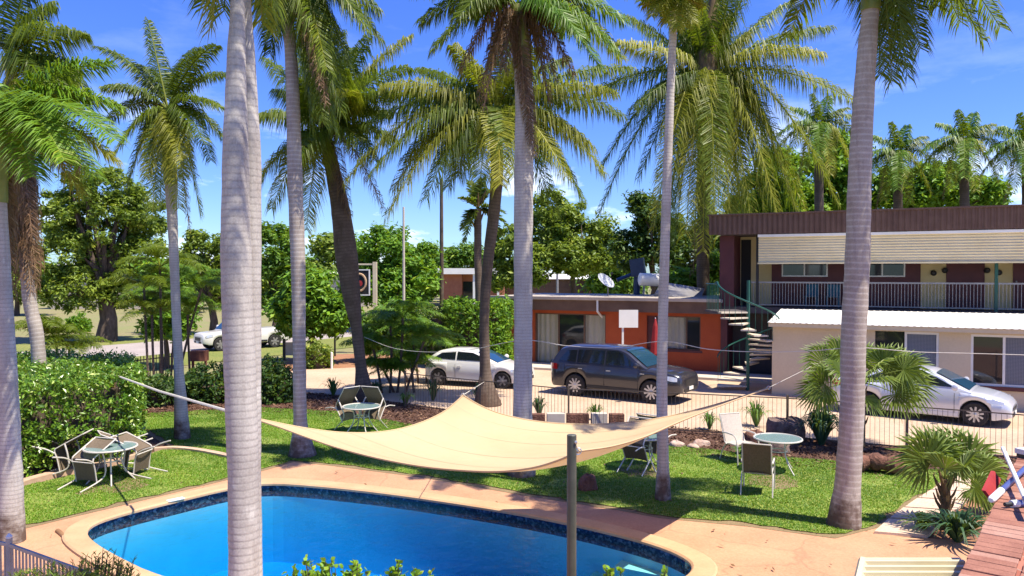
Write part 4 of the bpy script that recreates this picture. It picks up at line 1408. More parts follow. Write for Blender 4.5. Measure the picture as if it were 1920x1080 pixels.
t = NT('tail_lens'); t.pbr((0.28, 0.012, 0.014), 0.1, 0, 0.7, coat=1.0); M['tail'] = t.m
M['trim'] = mat('black_trim', (0.02, 0.02, 0.021), (0.03, 0.03, 0.03), 3, 0.5)
M['plate'] = mat('number_plate', (0.68, 0.66, 0.60), (0.72, 0.70, 0.64), 6, 0.5)
WHEELS = {}
def wheel(root, x, y, r, w, spokes, rimk):
    key = (r, w, spokes, rimk)
    if key not in WHEELS:
        ty = MB()
        lathe(ty, (0, 0, 0), [(r * .64, -w / 2 + .01), (r * .93, -w / 2), (r, -w / 2 + .03), (r, w / 2 - .03), (r * .93, w / 2), (r * .64, w / 2 - .01)], 28, 'y')
        rm = MB()
        lathe(rm, (0, 0, 0), [(r * .66, -w * .42), (r * .60, -w * .30), (r * .60, w * .30), (r * .66, w * .42)], 28, 'y', mi=1)
        for s in (-1, 1):
            for k in range(spokes):
                a = 2 * math.pi * k / spokes
                c_, s_ = math.cos(a), math.sin(a)
                obox(rm, (c_ * r * .33, s * w * .40, s_ * r * .33), V(c_, 0, s_) * r * .32, V(0, .018, 0), V(-s_, 0, c_) * r * (.12 if spokes < 9 else .075))
            lathe(rm, (0, s * w * .40, 0), [(r * .02, -.03), (r * .16, -.02), (r * .16, .02), (r * .02, .03)], 12, 'y')
            n_ = 28; th = np.linspace(0, 2 * np.pi, n_, endpoint=False)
            ri = np.stack([np.cos(th) * r * .58, np.full(n_, s * w * .43), np.sin(th) * r * .58], 1); ro = np.stack([np.cos(th) * r * .68, np.full(n_, s * w * .43), np.sin(th) * r * .68], 1)
            rm.add(np.concatenate([ri, ro]), np.array([(i, (i + 1) % n_, (i + 1) % n_ + n_, i + n_) for i in range(n_)]))
        WHEELS[key] = (ty.mesh('tyre', M['tyre'], True), rm.mesh('rim', [M[rimk], M['black']]))
    ty, rm = WHEELS[key]
    w_ = bpy.data.objects.new('wheel', ty); COL.objects.link(w_); w_.parent = root; w_.location = (x, y, r)
    q = bpy.data.objects.new('rim', rm); COL.objects.link(q); q.parent = w_
    w_.rotation_euler = (0, x * 1.3 + y, 0)
def ip(prof, x):
    return np.interp(x, [p[0] for p in prof], [p[1] for p in prof])
def car(label, cat, loc, heading, S, name='parked_car', group='vehicles parked by the motel'):
    """local x forward; S: dict of profiles"""
    root = thing(name, label, cat, loc, heading, group)
    pm = M[S['paint']]
    Lf, Lr, W = S['xf'], S['xr'], S['W'] / 2
    R_, xa, xb, zs = S['R'], S['axf'], S['axr'], S.get('sill', 0.22)
    arch = R_ + 0.055
    xs = np.unique(np.concatenate([np.linspace(Lr, Lf, 90), [xa - arch, xa + arch, xb - arch, xb + arch], Lr + np.array([.01, .03, .06, .1]), Lf - np.array([.01, .03, .06, .1])]))
    rows = []
    for x in xs:
        zt = float(ip(S['top'], x))
        e = min((Lf - x) / S.get('nf', .75), (x - Lr) / S.get('nr', .45), 1.0)
        e = max(e, 0.0)
        hw = W * (0.72 + 0.28 * math.sqrt(max(0, 1 - (1 - e) ** 2.2)))
        zl = zs + 0.10 * (1 - min(1, e * 2.5))
        for c in (xa, xb):
            if abs(x - c) < arch:
                zl = max(zl, R_ + math.sqrt(arch ** 2 - (x - c) ** 2))
        zl = min(zl, zt - 0.06)
        f = lambda k: zl + (zt - zl) * k
        yb = hw * 0.985
        half = [(0, zt + .015), (hw * .55, zt + .012), (hw * .84, zt - .008), (hw * .93, zt - .045), (hw * .965, f(.80) if zt - zl > .2 else f(.7)), (hw * .995, f(.62)), (hw, f(.42)), (hw * .985, f(.25)), (hw * .975, f(.08)), (hw * .95, zl), (hw * .80, zl - .0)]
        rows.append([(x, y, z) for y, z in half[::-1]] + [(x, -y, z) for y, z in half[1:]])
    Rw = np.array(rows); nr, nc, _ = Rw.shape
    q = np.array([(i * nc + j, i * nc + j + 1, (i + 1) * nc + j + 1, (i + 1) * nc + j) for i in range(nr - 1) for j in range(nc - 1)])
    mb = MB(); mb.add(Rw.reshape(-1, 3), q)
    mb.add(Rw[0], [tuple(range(nc))]); mb.add(Rw[-1], [tuple(range(nc))[::-1]])
    body = obj('body', mb, pm, root, smooth=True)
    mb = MB(); box(mb, Lr + .30, Lf - .40, -W + .24, W - .24, zs - .02, .52)
    box(mb, xb - arch, xa + arch, -W + .24, W - .24, .521, .72)
    box(mb, xb + arch + .02, xa - arch - .02, -W + .06, W - .06, zs - .01, zs + .25)
    obj('underbody', mb, M['black'], root)
    # cabin
    roof = S['roof']; H = max(p[1] for p in roof)
    zb = lambda x: float(ip(S['top'], x)) - 0.03
    wb, wt = W * .925, W * S.get('tumble', .70)
    wid = lambda z, x: wb + (wt - wb) * np.clip((z - zb(x)) / (H - zb(x)), 0, 1)
    x0, x1 = roof[0][0], roof[-1][0]
    cxs = np.unique(np.concatenate([np.linspace(x0, x1, 46), [p[0] for p in roof]]))
    sm = lambda x: float(np.mean([ip(roof, x + d) for d in (-.09, -.045, 0, .045, .09)])) if x0 + .1 < x < x1 - .1 else float(ip(roof, x))
    rows = []
    for x in cxs:
        zr = max(sm(x), zb(x) + .002)
        h = zr - zb(x)
        ze = zr - min(.07, h * .4)
        half = [(0, zr + .012), (wid(zr, x) * .55, zr + .006), (wid(zr, x) * .88, zr - min(.02, h * .1)), (wid(ze, x) * .985, ze), (wid(zb(x) + h * .5, x), zb(x) + h * .47), (wb, zb(x) - .01)]
        rows.append([(x, y, z) for y, z in half[::-1]] + [(x, -y, z) for y, z in half[1:]])
    Rw = np.array(rows); nr, nc, _ = Rw.shape
    q = np.array([(i * nc + j, i * nc + j + 1, (i + 1) * nc + j + 1, (i + 1) * nc + j) for i in range(nr - 1) for j in range(nc - 1)])
    mb = MB(); mb.add(Rw.reshape(-1, 3), q)
    obj('cabin', mb, pm, root, smooth=True)
    for s in (-1, 1):
        for poly in S['side']:
            mb = MB()
            vs = []
            for x, z in poly:
                vs.append((x, s * (float(wid(z, x)) + .012), z))
            n_ = len(vs)
            cx = np.mean([p[0] for p in poly]); cz = np.mean([p[1] for p in poly])
            vs2 = [(a, b - s * .03, c) for a, b, c in vs]
            tri = [t_ for t_ in mgeo.tessellate_polygon([[V(a, c, 0) for a, b, c in vs]])]
            mb.add(vs + vs2, [tuple(t_) for t_ in tri] + [(i, (i + 1) % n_, (i + 1) % n_ + n_, i + n_) for i in range(n_)])
            obj('side_window', mb, M['cglas'], root)
    def screen(nm, xa_, xb_, mk, fy):
        def F(u, v):
            x = xa_ + (xb_ - xa_) * u
            z = max(sm(x), zb(x) + .002)
            d = 0.02
            sl = (sm(x + d) - sm(x - d)) / (2 * d)
            nx, nz = -sl / math.hypot(1, sl), 1 / math.hypot(1, sl)
            y = (v * 2 - 1) * (float(wid(z, x)) * fy)
            dz = .012 - .012 * (abs(v * 2 - 1) ** 2)
            return (x + nx * .014, y, z + dz + nz * .014)
        mb = MB(); grid(mb, F, 8, 9); obj(nm, mb, M[mk], root, smooth=True)
    screen('windscreen', *S['ws'], 'wsglas', 0.86)
    screen('rear_window', *S['rw'], 'cglas', 0.82)
    for x in (xa, xb):
        for s in (-1, 1):
            wheel(root, x, s * (W - .105), R_, .21, S['spokes'], S['rim'])
    def yat(x, z):                                   # body half-width near the ends
        e = max(0, min((Lf - x) / S.get('nf', .75), (x - Lr) / S.get('nr', .45), 1.0))
        return W * (0.72 + 0.28 * math.sqrt(max(0, 1 - (1 - e) ** 2.2)))
    for s in (-1, 1):
        hx, hz, hl, hh = S['head']
        mb = MB()
        def F(u, v):
            x = hx + hl * u
            zc = hz - .05 * u
            return (x + .006, s * (yat(x, zc) * (1.0 - .02 * v) + .008), zc + hh * (v - .5) * (1 - .25 * (2 * u - 1) ** 2))
        grid(mb, F, 8, 4, flip=(s < 0))
        obj('headlight', mb, M['lens'], root, smooth=True)
        tx, tz, tl, th_ = S['tail']
        mb = MB()
        def F2(u, v):
            x = tx + tl * u
            return (x - .01, s * (yat(x, tz) + .012), tz + th_ * (v - .5))
        grid(mb, F2, 6, 4)
        box(mb, Lr - .015, Lr + .03, s * W * .45 if s > 0 else -W * .74, W * .74 if s > 0 else -W * .45, tz - th_ / 2, tz + th_ / 2)
        obj('tail_light', mb, M['tail'], root, smooth=True)
        mx, mz = S['mirror']
        mb = MB(); lathe(mb, (mx, s * (W + .10), mz), [(.02, -.09), (.075, -.07), (.095, 0), (.075, .07), (.02, .09)], 10, 'y'); obj('mirror', mb, pm, root, smooth=True)
        for dx in S['doors']:
            mb = MB()
            zt = zb(dx) - .02
            tube(mb, [(dx, s * (W * .985 + .004), zt - .03), (dx, s * (W * 1.0 + .002), zt - .22), (dx, s * (W * .99 + .004), zs + .12)], .006, 4); obj('door_seam', mb, M['trim'], root)
            mb = MB(); obox(mb, (dx + .16, s * (W * .985 + .012), zt - .12), V(.075, 0, 0), V(0, .014, 0), V(0, 0, .014)); obj('door_handle', mb, pm if S['paint'] != 'grey_car' else M['rim'], root)
        mb = MB(); obox(mb, ((xa + xb) / 2, s * (W * .985), zs + .08), V((xa - xb) / 2 - arch - .03, 0, 0), V(0, .012, 0), V(0, 0, .05)); obj('sill', mb, M['trim'] if S.get('dark_sill') else pm, root)
    mb = MB(); gz, gh = S['grille']
    grid(mb, lambda u, v: (Lf + .008, (2 * v - 1) * W * .46, gz + gh * (u - .5)), 4, 8); obj('grille', mb, M['trim'], root)
    mb = MB(); grid(mb, lambda u, v: (Lf + .010, (2 * v - 1) * W * .58, zs + .07 + .12 * u), 3, 8); obj('lower_grille', mb, M['trim'], root)
    mb = MB(); box(mb, Lf + .015, Lf + .03, -.18, .18, gz - gh / 2 - .14, gz - gh / 2 - .03); obj('number_plate', mb, M['plate'], root)
    mb = MB(); box(mb, Lr - .03, Lr - .012, -.18, .18, .62, .73); obj('number_plate', mb, M['plate'], root)
    return root

SUV = dict(paint='grey_car', xf=2.42, xr=-2.40, W=1.92, R=.375, axf=1.45, axr=-1.34, sill=.30, nf=.8, nr=.4, tumble=.73, dark_sill=True,
           top=[(-2.42, .70), (-2.40, .92), (-2.34, 1.10), (-1, 1.13), (1.15, 1.10), (1.9, 1.04), (2.2, .98), (2.35, .92), (2.42, .82)],
           roof=[(-2.33, 1.10), (-2.22, 1.32), (-2.02, 1.62), (-1.7, 1.70), (-.6, 1.735), (.25, 1.70), (.55, 1.60), (1.28, 1.10)],
           side=[[(-2.02, 1.19), (-1.35, 1.16), (-1.35, 1.56), (-1.72, 1.54)], [(-1.28, 1.16), (-.28, 1.15), (-.28, 1.60), (-1.28, 1.58)], [(-.20, 1.15), (.92, 1.15), (.42, 1.52), (.20, 1.60), (-.20, 1.60)]],
           ws=(1.22, .42), rw=(-2.30, -2.06), spokes=10, rim='rim', head=(1.93, .86, .36, .15), tail=(-2.36, .98, .34, .20), mirror=(.98, 1.20), doors=(-1.30, -.24, .98), grille=(.67, .20))
HATCH = dict(paint='white_car', xf=2.06, xr=-1.90, W=1.68, R=.295, axf=1.30, axr=-1.27, sill=.20, nf=.8, nr=.5, tumble=.72,
             top=[(-1.90, .55), (-1.88, .78), (-1.80, .90), (-1, .92), (1.0, .89), (1.6, .82), (1.88, .74), (2.01, .66), (2.06, .56)],
             roof=[(-1.80, .89), (-1.66, 1.08), (-1.38, 1.27), (-.95, 1.345), (-.35, 1.36), (.12, 1.31), (.38, 1.21), (1.12, .89)],
             side=[[(-1.50, 1.01), (-.60, .98), (-.60, 1.26), (-1.18, 1.21)], [(-.53, .98), (.74, .96), (.30, 1.17), (.07, 1.25), (-.53, 1.27)]],
             ws=(1.06, .24), rw=(-1.75, -1.42), spokes=6, rim='hub', head=(1.62, .66, .32, .13), tail=(-1.86, .82, .24, .18), mirror=(.80, .98), doors=(-.57, .82), grille=(.48, .08))
SEDAN = dict(paint='silver_car', xf=2.26, xr=-2.38, W=1.82, R=.33, axf=1.42, axr=-1.34, sill=.20, nf=.95, nr=.5, tumble=.70,
             top=[(-2.38, .60), (-2.35, .92), (-2.2, 1.03), (-1.6, 1.05), (-.5, .98), (1.0, .95), (1.55, .89), (1.95, .80), (2.15, .71), (2.26, .58)],
             roof=[(-1.95, 1.03), (-1.5, 1.24), (-1.05, 1.39), (-.5, 1.46), (0, 1.465), (.30, 1.42), (.55, 1.32), (1.32, .93)],
             side=[[(-1.45, 1.09), (-.42, 1.05), (-.42, 1.36), (-.95, 1.32)], [(-.34, 1.05), (.92, 1.02), (.42, 1.27), (.2, 1.35), (-.34, 1.37)]],
             ws=(1.26, .42), rw=(-1.86, -1.15), spokes=10, rim='rim', head=(1.68, .73, .40, .11), tail=(-2.34, .90, .34, .16), mirror=(.95, 1.04), doors=(-.38, .92), grille=(.49, .10))
def place_car(label, cat, px0, py0, px1, py1, S, side=-1, **kw):
    """rear and front wheel contact points on the side towards the camera"""
    a, b = G(px0, py0), G(px1, py1)
    d = (b - a).normalized()
    nn = V(-d.y, d.x, 0)                             # left of the car
    near = -nn if side < 0 else nn
    mid = (a + b) / 2
    c = mid - near * (S['W'] / 2 - .1) - d * (S['axf'] + S['axr']) / 2
    return car(label, cat, (c.x, c.y, 0.014), math.atan2(d.y, d.x), S, **kw)
place_car('white three-door hatchback parked before the green bushes', 'car', 826, 722.5, 940, 729, HATCH)
place_car('dark grey seven-seat wagon parked before the orange block', 'car', 1085, 743, 1217, 756.5, SUV)
place_car('silver sedan parked before the cream annexe behind the fan palms', 'car', 1634, 779, 1820, 799, SEDAN)
UTE = dict(HATCH); UTE.update(xf=2.45, xr=-2.55, W=1.78, R=.36, axf=1.55, axr=-1.50, sill=.34,
           top=[(-2.55, .60), (-2.53, 1.02), (-2.4, 1.10), (-.6, 1.08), (1.05, 1.05), (1.7, 1.0), (2.2, .96), (2.38, .90), (2.45, .78)],
           roof=[(-.55, 1.08), (-.42, 1.5), (-.28, 1.70), (.1, 1.76), (.5, 1.72), (.72, 1.62), (1.30, 1.05)],
           side=[[(-.30, 1.15), (.98, 1.13), (.55, 1.52), (.3, 1.62), (-.20, 1.60)]], ws=(1.25, .62), rw=(-.53, -.35), head=(1.95, .85, .36, .16), tail=(-2.52, .9, .2, .2), mirror=(1.0, 1.2), doors=(-.4, .95), grille=(.64, .18), dark_sill=True)
ut = place_car('white utility with open tray parked on the street verge behind the palms', 'pickup', 508, 652, 420, 658, UTE, side=1, name='utility_truck')
# distant white cars seen over the flat roof
cz = [(920, 548, 'white car far off, glimpsed between the palm trunks'), (1003, 546, 'white car far off beside the grey royal palm trunk, nose to the right'), (1030, 545.5, 'white car far off just left of the thin light pole'), (1066, 545.5, 'white car far off, rightmost of the row over the flat roof')]
far0 = None
for px, py, lab in cz:
    c = G(px, py); c = V(AY(px, 500, 118).x, 118, 0.0)
    if far0 is None:
        far0 = car(lab, 'car', c, 0.15, dict(HATCH, paint='white_car'), name='distant_car', group='white cars parked far off beyond the flat roof')
    else:
        copy_tree(far0, c, 0.15 + (px % 7) * .1, lab)

# ------------------------------------------------------------------ garden furniture
M['sling'] = mat('brown_sling', (0.115, 0.085, 0.055), (0.165, 0.125, 0.085), 30, 0.8, mapping=(1, 1, 1))
M['sling_l'] = mat('pale_sling', (0.44, 0.38, 0.32), (0.54, 0.47, 0.40), 30, 0.8)
M['frame'] = mat('cream_tube', (0.52, 0.48, 0.42), (0.60, 0.56, 0.50), 6, 0.4)
t = NT('table_glass')
gb = t.n('ShaderNodeBsdfTransparent'); gb.inputs[0].default_value = (0.62, 0.80, 0.76, 1)
pp = t.pbr((0.30, 0.42, 0.42), 0.08, 0, 0.7, done=False)
mx = t.n('ShaderNodeMixShader'); mx.inputs[0].default_value = 0.55
t.l(gb.outputs[0], mx.inputs[1]); t.l(pp, mx.inputs[2]); t.l(mx.outputs[0], t.out.inputs[0])
M['tglass'] = t.m
CH = {}
def chair_meshes(sl):
    if sl in CH:
        return CH[sl]
    out = []
    def pm(name, f, mk, sm=False):
        mb = MB(); f(mb); out.append((name, mb.mesh(name, M[mk], sm)))
    def sheet_(mb, a, b, w, sag, n=6, th=.006):
        a, b = np.array(a), np.array(b)
        nrm = np.array([-(b - a)[2], 0, (b - a)[0]]); nrm = nrm / np.linalg.norm(nrm)
        top = lambda u, v: tuple(a[None, :][0] + (b - a) * u - nrm * sag * (1 - (2 * v - 1) ** 2) + np.array([0, (2 * v - 1) * w / 2, 0]))
        grid(mb, top, n, 5)
        grid(mb, lambda u, v: tuple(np.array(top(u, v)) - nrm * th * 2), n, 5, flip=True)
    pm('seat', lambda mb: sheet_(mb, (.27, 0, .43), (-.19, 0, .39), .50, .03), sl)
    pm('backrest', lambda mb: sheet_(mb, (-.19, 0, .40), (-.40, 0, .98), .50, .02), sl)
    for s in (-1, 1):
        pm('side_rail', lambda mb: tube(mb, spline([(.30, s * .26, .42), (.0, s * .26, .415), (-.18, s * .26, .40), (-.25, s * .26, .52), (-.41, s * .26, 1.0)], 16), .014, 6), 'frame', True)
        pm('leg', lambda mb: tube(mb, spline([(.30, s * .285, 0), (.27, s * .285, .40), (.22, s * .285, .58), (.12, s * .285, .635)], 12), .014, 6), 'frame', True)
        pm('leg', lambda mb: tube(mb, spline([(-.36, s * .285, 0), (-.25, s * .285, .25), (-.13, s * .28, .40)], 8), .014, 6), 'frame', True)
        pm('armrest', lambda mb: tube(mb, spline([(.13, s * .285, .635), (-.1, s * .285, .64), (-.28, s * .275, .62)], 8), .018, 6), 'frame', True)
    pm('top_bar', lambda mb: tube(mb, [(-.41, -.26, 1.0), (-.41, .26, 1.0)], .014, 6), 'frame', True)
    pm('stretcher', lambda mb: tube(mb, [(-.13, -.26, .38), (-.13, .26, .38)], .012, 6), 'frame', True)
    CH[sl] = out
    return out
def chair(label, p, az, sl='sling', tip=0.0, group='sling chairs on the lawn', lift=None):
    t = bpy.data.objects.new('garden_chair', None); COL.objects.link(t)
    tag(t, label, 'chair', group)
    ms = chair_meshes(sl)
    t.rotation_mode = 'XYZ'
    t.rotation_euler = (0, R(tip), az)
    Mx = Matrix.Rotation(az, 4, 'Z') @ Matrix.Rotation(R(tip), 4, 'Y')
    zmin = 1e9; cen = V(0, 0, 0); k = 0
    for nm, me in ms:
        for v in me.vertices:
            w_ = Mx @ v.co; zmin = min(zmin, w_.z); cen += w_; k += 1
        o = bpy.data.objects.new(nm, me); COL.objects.link(o); o.parent = t
    cen /= k
    t.location = (p.x - (cen.x if tip else 0), p.y - (cen.y if tip else 0), 0.03 - zmin + (lift or 0))
    return t
TB = []
def table(label, p, rad=0.50, h=0.70):
    t = bpy.data.objects.new('garden_table', None); COL.objects.link(t)
    tag(t, label, 'table', 'round glass tables on the lawn'); t.location = (p.x, p.y, 0.03)
    if not TB:
        mb = MB(); lathe(mb, (0, 0, 0), [(.02, h - .006), (rad - .03, h - .006), (rad - .03, h + .004), (.02, h + .004)], 36); TB.append(('table_top', mb.mesh('table_top', M['tglass'], False)))
        mb = MB(); th = np.linspace(0, 2 * np.pi, 36, endpoint=False)
        tube(mb, [(math.cos(a) * (rad - .015), math.sin(a) * (rad - .015), h) for a in th], .02, 6, closed=True); TB.append(('rim', mb.mesh('rim', M['frame'], True)))
        for k in range(4):
            a = k * math.pi / 2 + .5; c_, s_ = math.cos(a), math.sin(a)
            mb = MB(); tube(mb, spline([(c_ * .36, s_ * .36, h - .01), (c_ * .22, s_ * .22, h - .12), (c_ * .20, s_ * .20, .40), (c_ * .28, s_ * .28, .2), (c_ * .44, s_ * .44, 0)], 14), .014, 6); TB.append(('leg', mb.mesh('leg', M['frame'], True)))
        mb = MB(); tube(mb, [(math.cos(a) * .19, math.sin(a) * .19, .44) for a in th], .011, 5, closed=True); TB.append(('ring', mb.mesh('ring', M['frame'], True)))
    for nm, me in TB:
        o = bpy.data.objects.new(nm, me); COL.objects.link(o); o.parent = t
    return t
def ang(p, q):
    return math.atan2(q.y - p.y, q.x - p.x)
# right set
tp = G(1458, 886); table('round glass table beside two upright chairs near the tree stump', tp)
c1 = G(1421, 925); chair('brown sling chair with its back to the pool, at the right-hand table', c1, R(68))
c2 = G(1388, 868); chair('pale sling chair facing the pool, at the right-hand table', c2, R(-70), 'sling_l')
# left set: chairs tipped against the table
tp = G(208, 906); table('round glass table beside the hedge with chairs tipped against it', tp)
def tip_chair(label, px, py, tp, tip=62, off=0.0, az=None):
    p = G(px, py)
    return chair(label, p, ang(p, tp) + off if az is None else R(az), 'sling', tip)
tip_chair('sling chair tipped forward onto the table by the hedge, nearest the pool', 164, 914, tp, 82, az=72)
tip_chair('sling chair tipped against the hedge side of the left table', 124, 892, tp, 80, az=8)
tip_chair('sling chair tipped at the right of the table by the hedge', 262, 893, tp, 84, az=172)
tip_chair('sling chair tipped behind the table by the hedge', 232, 884, tp, 82, az=215)
# middle sets
tp = G(678, 814); table('round glass table in the shade before the leaning coconut palm', tp)
tip_chair('sling chair tipped at the left of the shaded table', 651, 808, tp, 55)
tip_chair('sling chair tipped at the right of the shaded table', 702, 806, tp, 55)
tp = G(1206, 880); table('round glass table partly behind the sail and the thin palm trunk', tp)
tip_chair('sling chair tipped against the table behind the thin palm, pool side', 1190, 888, tp, 62)
tip_chair('sling chair tipped against the table behind the thin palm, fence side', 1224, 872, tp, 60)

# ------------------------------------------------------------------ shade sail and post
M['sail'] = mat('cream_sail_cloth', (0.58, 0.43, 0.245), (0.64, 0.485, 0.285), 0.8, 0.85, bump=0.06, bscale=90, bdist=.004)
t = M['sail'].node_tree
pb = [n for n in t.nodes if n.type == 'BSDF_PRINCIPLED'][0]; ot = [n for n in t.nodes if n.type == 'OUTPUT_MATERIAL'][0]
trn = t.nodes.new('ShaderNodeBsdfTranslucent'); trn.inputs[0].default_value = (0.75, 0.50, 0.24, 1)
mx = t.nodes.new('ShaderNodeMixShader'); mx.inputs[0].default_value = 0.25
t.links.new(pb.outputs[0], mx.inputs[1]); t.links.new(trn.outputs[0], mx.inputs[2]); t.links.new(mx.outputs[0], ot.inputs[0])
def curve3(pts, Ya, Yb, n, pw=1.0):
    P = np.array(pts, dtype=float)
    d = np.concatenate([[0], np.cumsum(np.abs(np.diff(P[:, 0])) + 1e-6)]); d /= d[-1]
    Q = [AY(p[0], p[1], Ya + (Yb - Ya) * (s ** pw)) for p, s in zip(P, d)]
    return spline(Q, n)
NS_ = 40
YL, YP, YR, YN = 10.0, 13.0, 13.5, 7.12
top1 = curve3([(452, 778), (520, 793), (580, 804), (640, 811), (700, 811), (750, 804), (795, 790), (830, 773), (852, 756), (868, 741)], YL, YP, NS_)     # L -> P
rgt = curve3([(868, 741), (900, 760), (940, 776), (1000, 789), (1070, 795), (1150, 794), (1230, 785), (1310, 767), (1380, 747), (1441, 727)], YP, YR, NS_)  # P -> R
bot = curve3([(452, 778), (520, 800), (580, 822), (640, 842), (720, 862), (800, 876), (880, 883), (940, 884), (1000, 877), (1050, 862), (1084, 846)], YL, YN, NS_)  # L -> N
lft = curve3([(1084, 846), (1150, 836), (1210, 818), (1270, 792), (1330, 768), (1390, 746), (1441, 728)], YN, YR, NS_)          # N -> R
# Coons patch: u from L to P side... corners L(0,0) P(1,0) N(0,1) R(1,1)
Lc, Pc, Nc, Rc = top1[0], top1[-1], bot[-1], rgt[-1]
C0, C1, D0, D1 = top1, lft, bot, rgt       # C0(u): L->P, C1(u): N->R ; D0(v): L->N, D1(v): P->R
vs = []
for i in range(NS_):
    u = i / (NS_ - 1)
    for j in range(NS_):
        v = j / (NS_ - 1)
        s = (1 - v) * C0[i] + v * C1[i] + (1 - u) * D0[j] + u * D1[j] - ((1 - u) * (1 - v) * Lc + u * (1 - v) * Pc + (1 - u) * v * Nc + u * v * Rc)
        vs.append(s)
vs = np.array(vs)
sl_ = thing('shade_sail', 'large cream shade sail stretched over the pool', 'shade sail', V(*vs.mean(axis=0)))
mb = MB(); mb.add(vs, np.array([(i * NS_ + j, (i + 1) * NS_ + j, (i + 1) * NS_ + j + 1, i * NS_ + j + 1) for i in range(NS_ - 1) for j in range(NS_ - 1)]))
obj('cloth', mb, M['sail'], sl_, smooth=True)
mb = MB()
for e in (top1, rgt, bot, lft):
    tube(mb, e, 0.012, 5)
obj('hem', mb, M['sail'], sl_, smooth=True)
M['seam'] = mat('sail_seam_thread', (0.50, 0.38, 0.225), (0.57, 0.44, 0.27), 8, 0.85)
VS = vs.reshape(NS_, NS_, 3)
mb = MB()
for i in (7, 14, 21, 28, 34):
    nrm_ = np.array([0, 0, 0.004])
    a_ = VS[i] + nrm_; b_ = VS[i] + (VS[i + 1] - VS[i]) * 0.16 + nrm_
    mb.add(np.concatenate([a_, b_]), np.array([(k, k + 1, k + 1 + NS_, k + NS_) for k in range(NS_ - 1)]))
obj('seam', mb, M['seam'], sl_, kind='stuff')
for c_ in (Lc, Pc, Nc, Rc):
    mb = MB(); th = np.linspace(0, 2 * np.pi, 12, endpoint=False)
    tube(mb, [(c_[0] + .03 * math.cos(q_), c_[1], c_[2] + .03 * math.sin(q_)) for q_ in th], .006, 5, closed=True); obj('corner_ring', mb, M['rim'], sl_, smooth=True)
M['rope'] = mat('pale_strap', (0.50, 0.47, 0.40), (0.62, 0.58, 0.50), 10, 0.8)
def strap(pts, r, lab=None):
    mb = MB(); tube(mb, pts, r, 6); return obj('corner_strap', mb, M['rope'], sl_, smooth=True)
An = AY(212, 702, 17.8)
strap([V(*Lc), (V(*Lc) + An) / 2 + V(0, 0, -.04), An], 0.021)
strap([V(*Rc), AY(1560, 668, 25.9)], 0.0045)
strap([V(*Pc), AY(908, 716, 24.3)], 0.008)
pt = V(G(1072, 1200).x * 0, 0, 0)
pp = AY(1072, 815, 7.0)
post = thing('sail_post', 'round grey-green steel post holding the near corner of the sail', 'post', V(pp.x, 7.0, 0))
mb = MB(); tube(mb, [V(pp.x, 7, 0), V(pp.x, 7, pp.z - .004), V(pp.x, 7, pp.z)], [.044, .044, .040], 20); obj('pole', mb, M['post'], post, smooth=False)
mb = MB(); q = V(pp.x + .03, 6.99, pp.z - .09); tube(mb, [q, V(*Nc)], .010, 6); lathe(mb, (pp.x + .035, 6.96, pp.z - .06), [(.004, -.012), (.014, -.008), (.014, .008), (.004, .012)], 8, 'y'); obj('shackle', mb, M['rim'], post)
sp = thing('strap_post', 'slim timber post in the hedge taking the sail strap', 'post', V(An.x, An.y, 0))
mb = MB(); tube(mb, [V(An.x, An.y, 0), V(An.x, An.y, An.z + .1)], .05, 8); obj('pole', mb, M['boot'], sp)

# thin line strung across between the trunks
wpts = [(683, 632, 25.2), (735, 652, 22.5), (800, 660, 20), (880, 656, 18), (978, 638, 15.75), (1060, 648, 15.2), (1150, 652, 14.7), (1243, 640, 14.1), (1330, 655, 13.7), (1430, 660, 13.3), (1520, 658, 13.0), (1610, 652, 12.7), (1720, 660, 12.5), (1830, 663, 12.3), (2000, 668, 12.0)]
mb = MB(); tube(mb, spline([AY(*w_) for w_ in wpts], 80), 0.0065, 5)
o = obj('line', mb, M['rope'], None, smooth=True); o.name = 'clothes_line'
tag(o, 'thin pale line strung between the palm trunks across the garden', 'line')

# ------------------------------------------------------------------ fences
def bar_fence(label, pts, H, step, mk, post_every=2.4, bar=0.008, group=None, each=False, spear=False, zb=0.0, rails=(0.08, None), cap=False, rail_r=.018):
    P = [Vector((p.x, p.y, 0)) for p in pts]
    f = thing('metal_fence', label, 'fence', P[0], 0, group)
    for a, b in zip(P[:-1], P[1:]):
        ln = (b - a).length; d = (b - a) / ln; nn = V(-d.y, d.x, 0)
        for zr in (0.10, H - .03):
            mb = MB(); obox(mb, (a + b) / 2 + V(0, 0, zr), d * (ln / 2 - .026), nn * rail_r * .8, V(0, 0, rail_r)); obj('rail', mb, M[mk], f)
        bars = MB()
        k = step
        while k < ln - step * .5:
            q = a + d * k
            tgt = MB() if each else bars
            obox(tgt, q + V(0, 0, (H + (.10 if spear else -.05)) / 2 + .03), d * bar, nn * bar, V(0, 0, (H + (.10 if spear else -.05)) / 2 - .03))
            if each:
                obj('bar', tgt, M[mk], f)
            k += step
        if not each:
            obj('bars', bars, M[mk], f, kind='stuff')
    for i, p in enumerate(P):
        mb = MB(); box(mb, p.x - .025, p.x + .025, p.y - .025, p.y + .025, 0, H + .05); obj('post', mb, M[mk], f)
        if cap:
            m2 = MB(); lathe(m2, (p.x, p.y, H + .05), [(.035, 0), (.035, .02), (.01, .05)], 8); obj('post_cap', m2, M['alu'], f)
    return f
M['rail_grey'] = mat('rail_grey', (0.30, 0.29, 0.26), (0.38, 0.37, 0.34), 5, 0.5)
M['bronze'] = mat('bronze_bars', (0.10, 0.07, 0.05), (0.15, 0.11, 0.08), 4, 0.5)
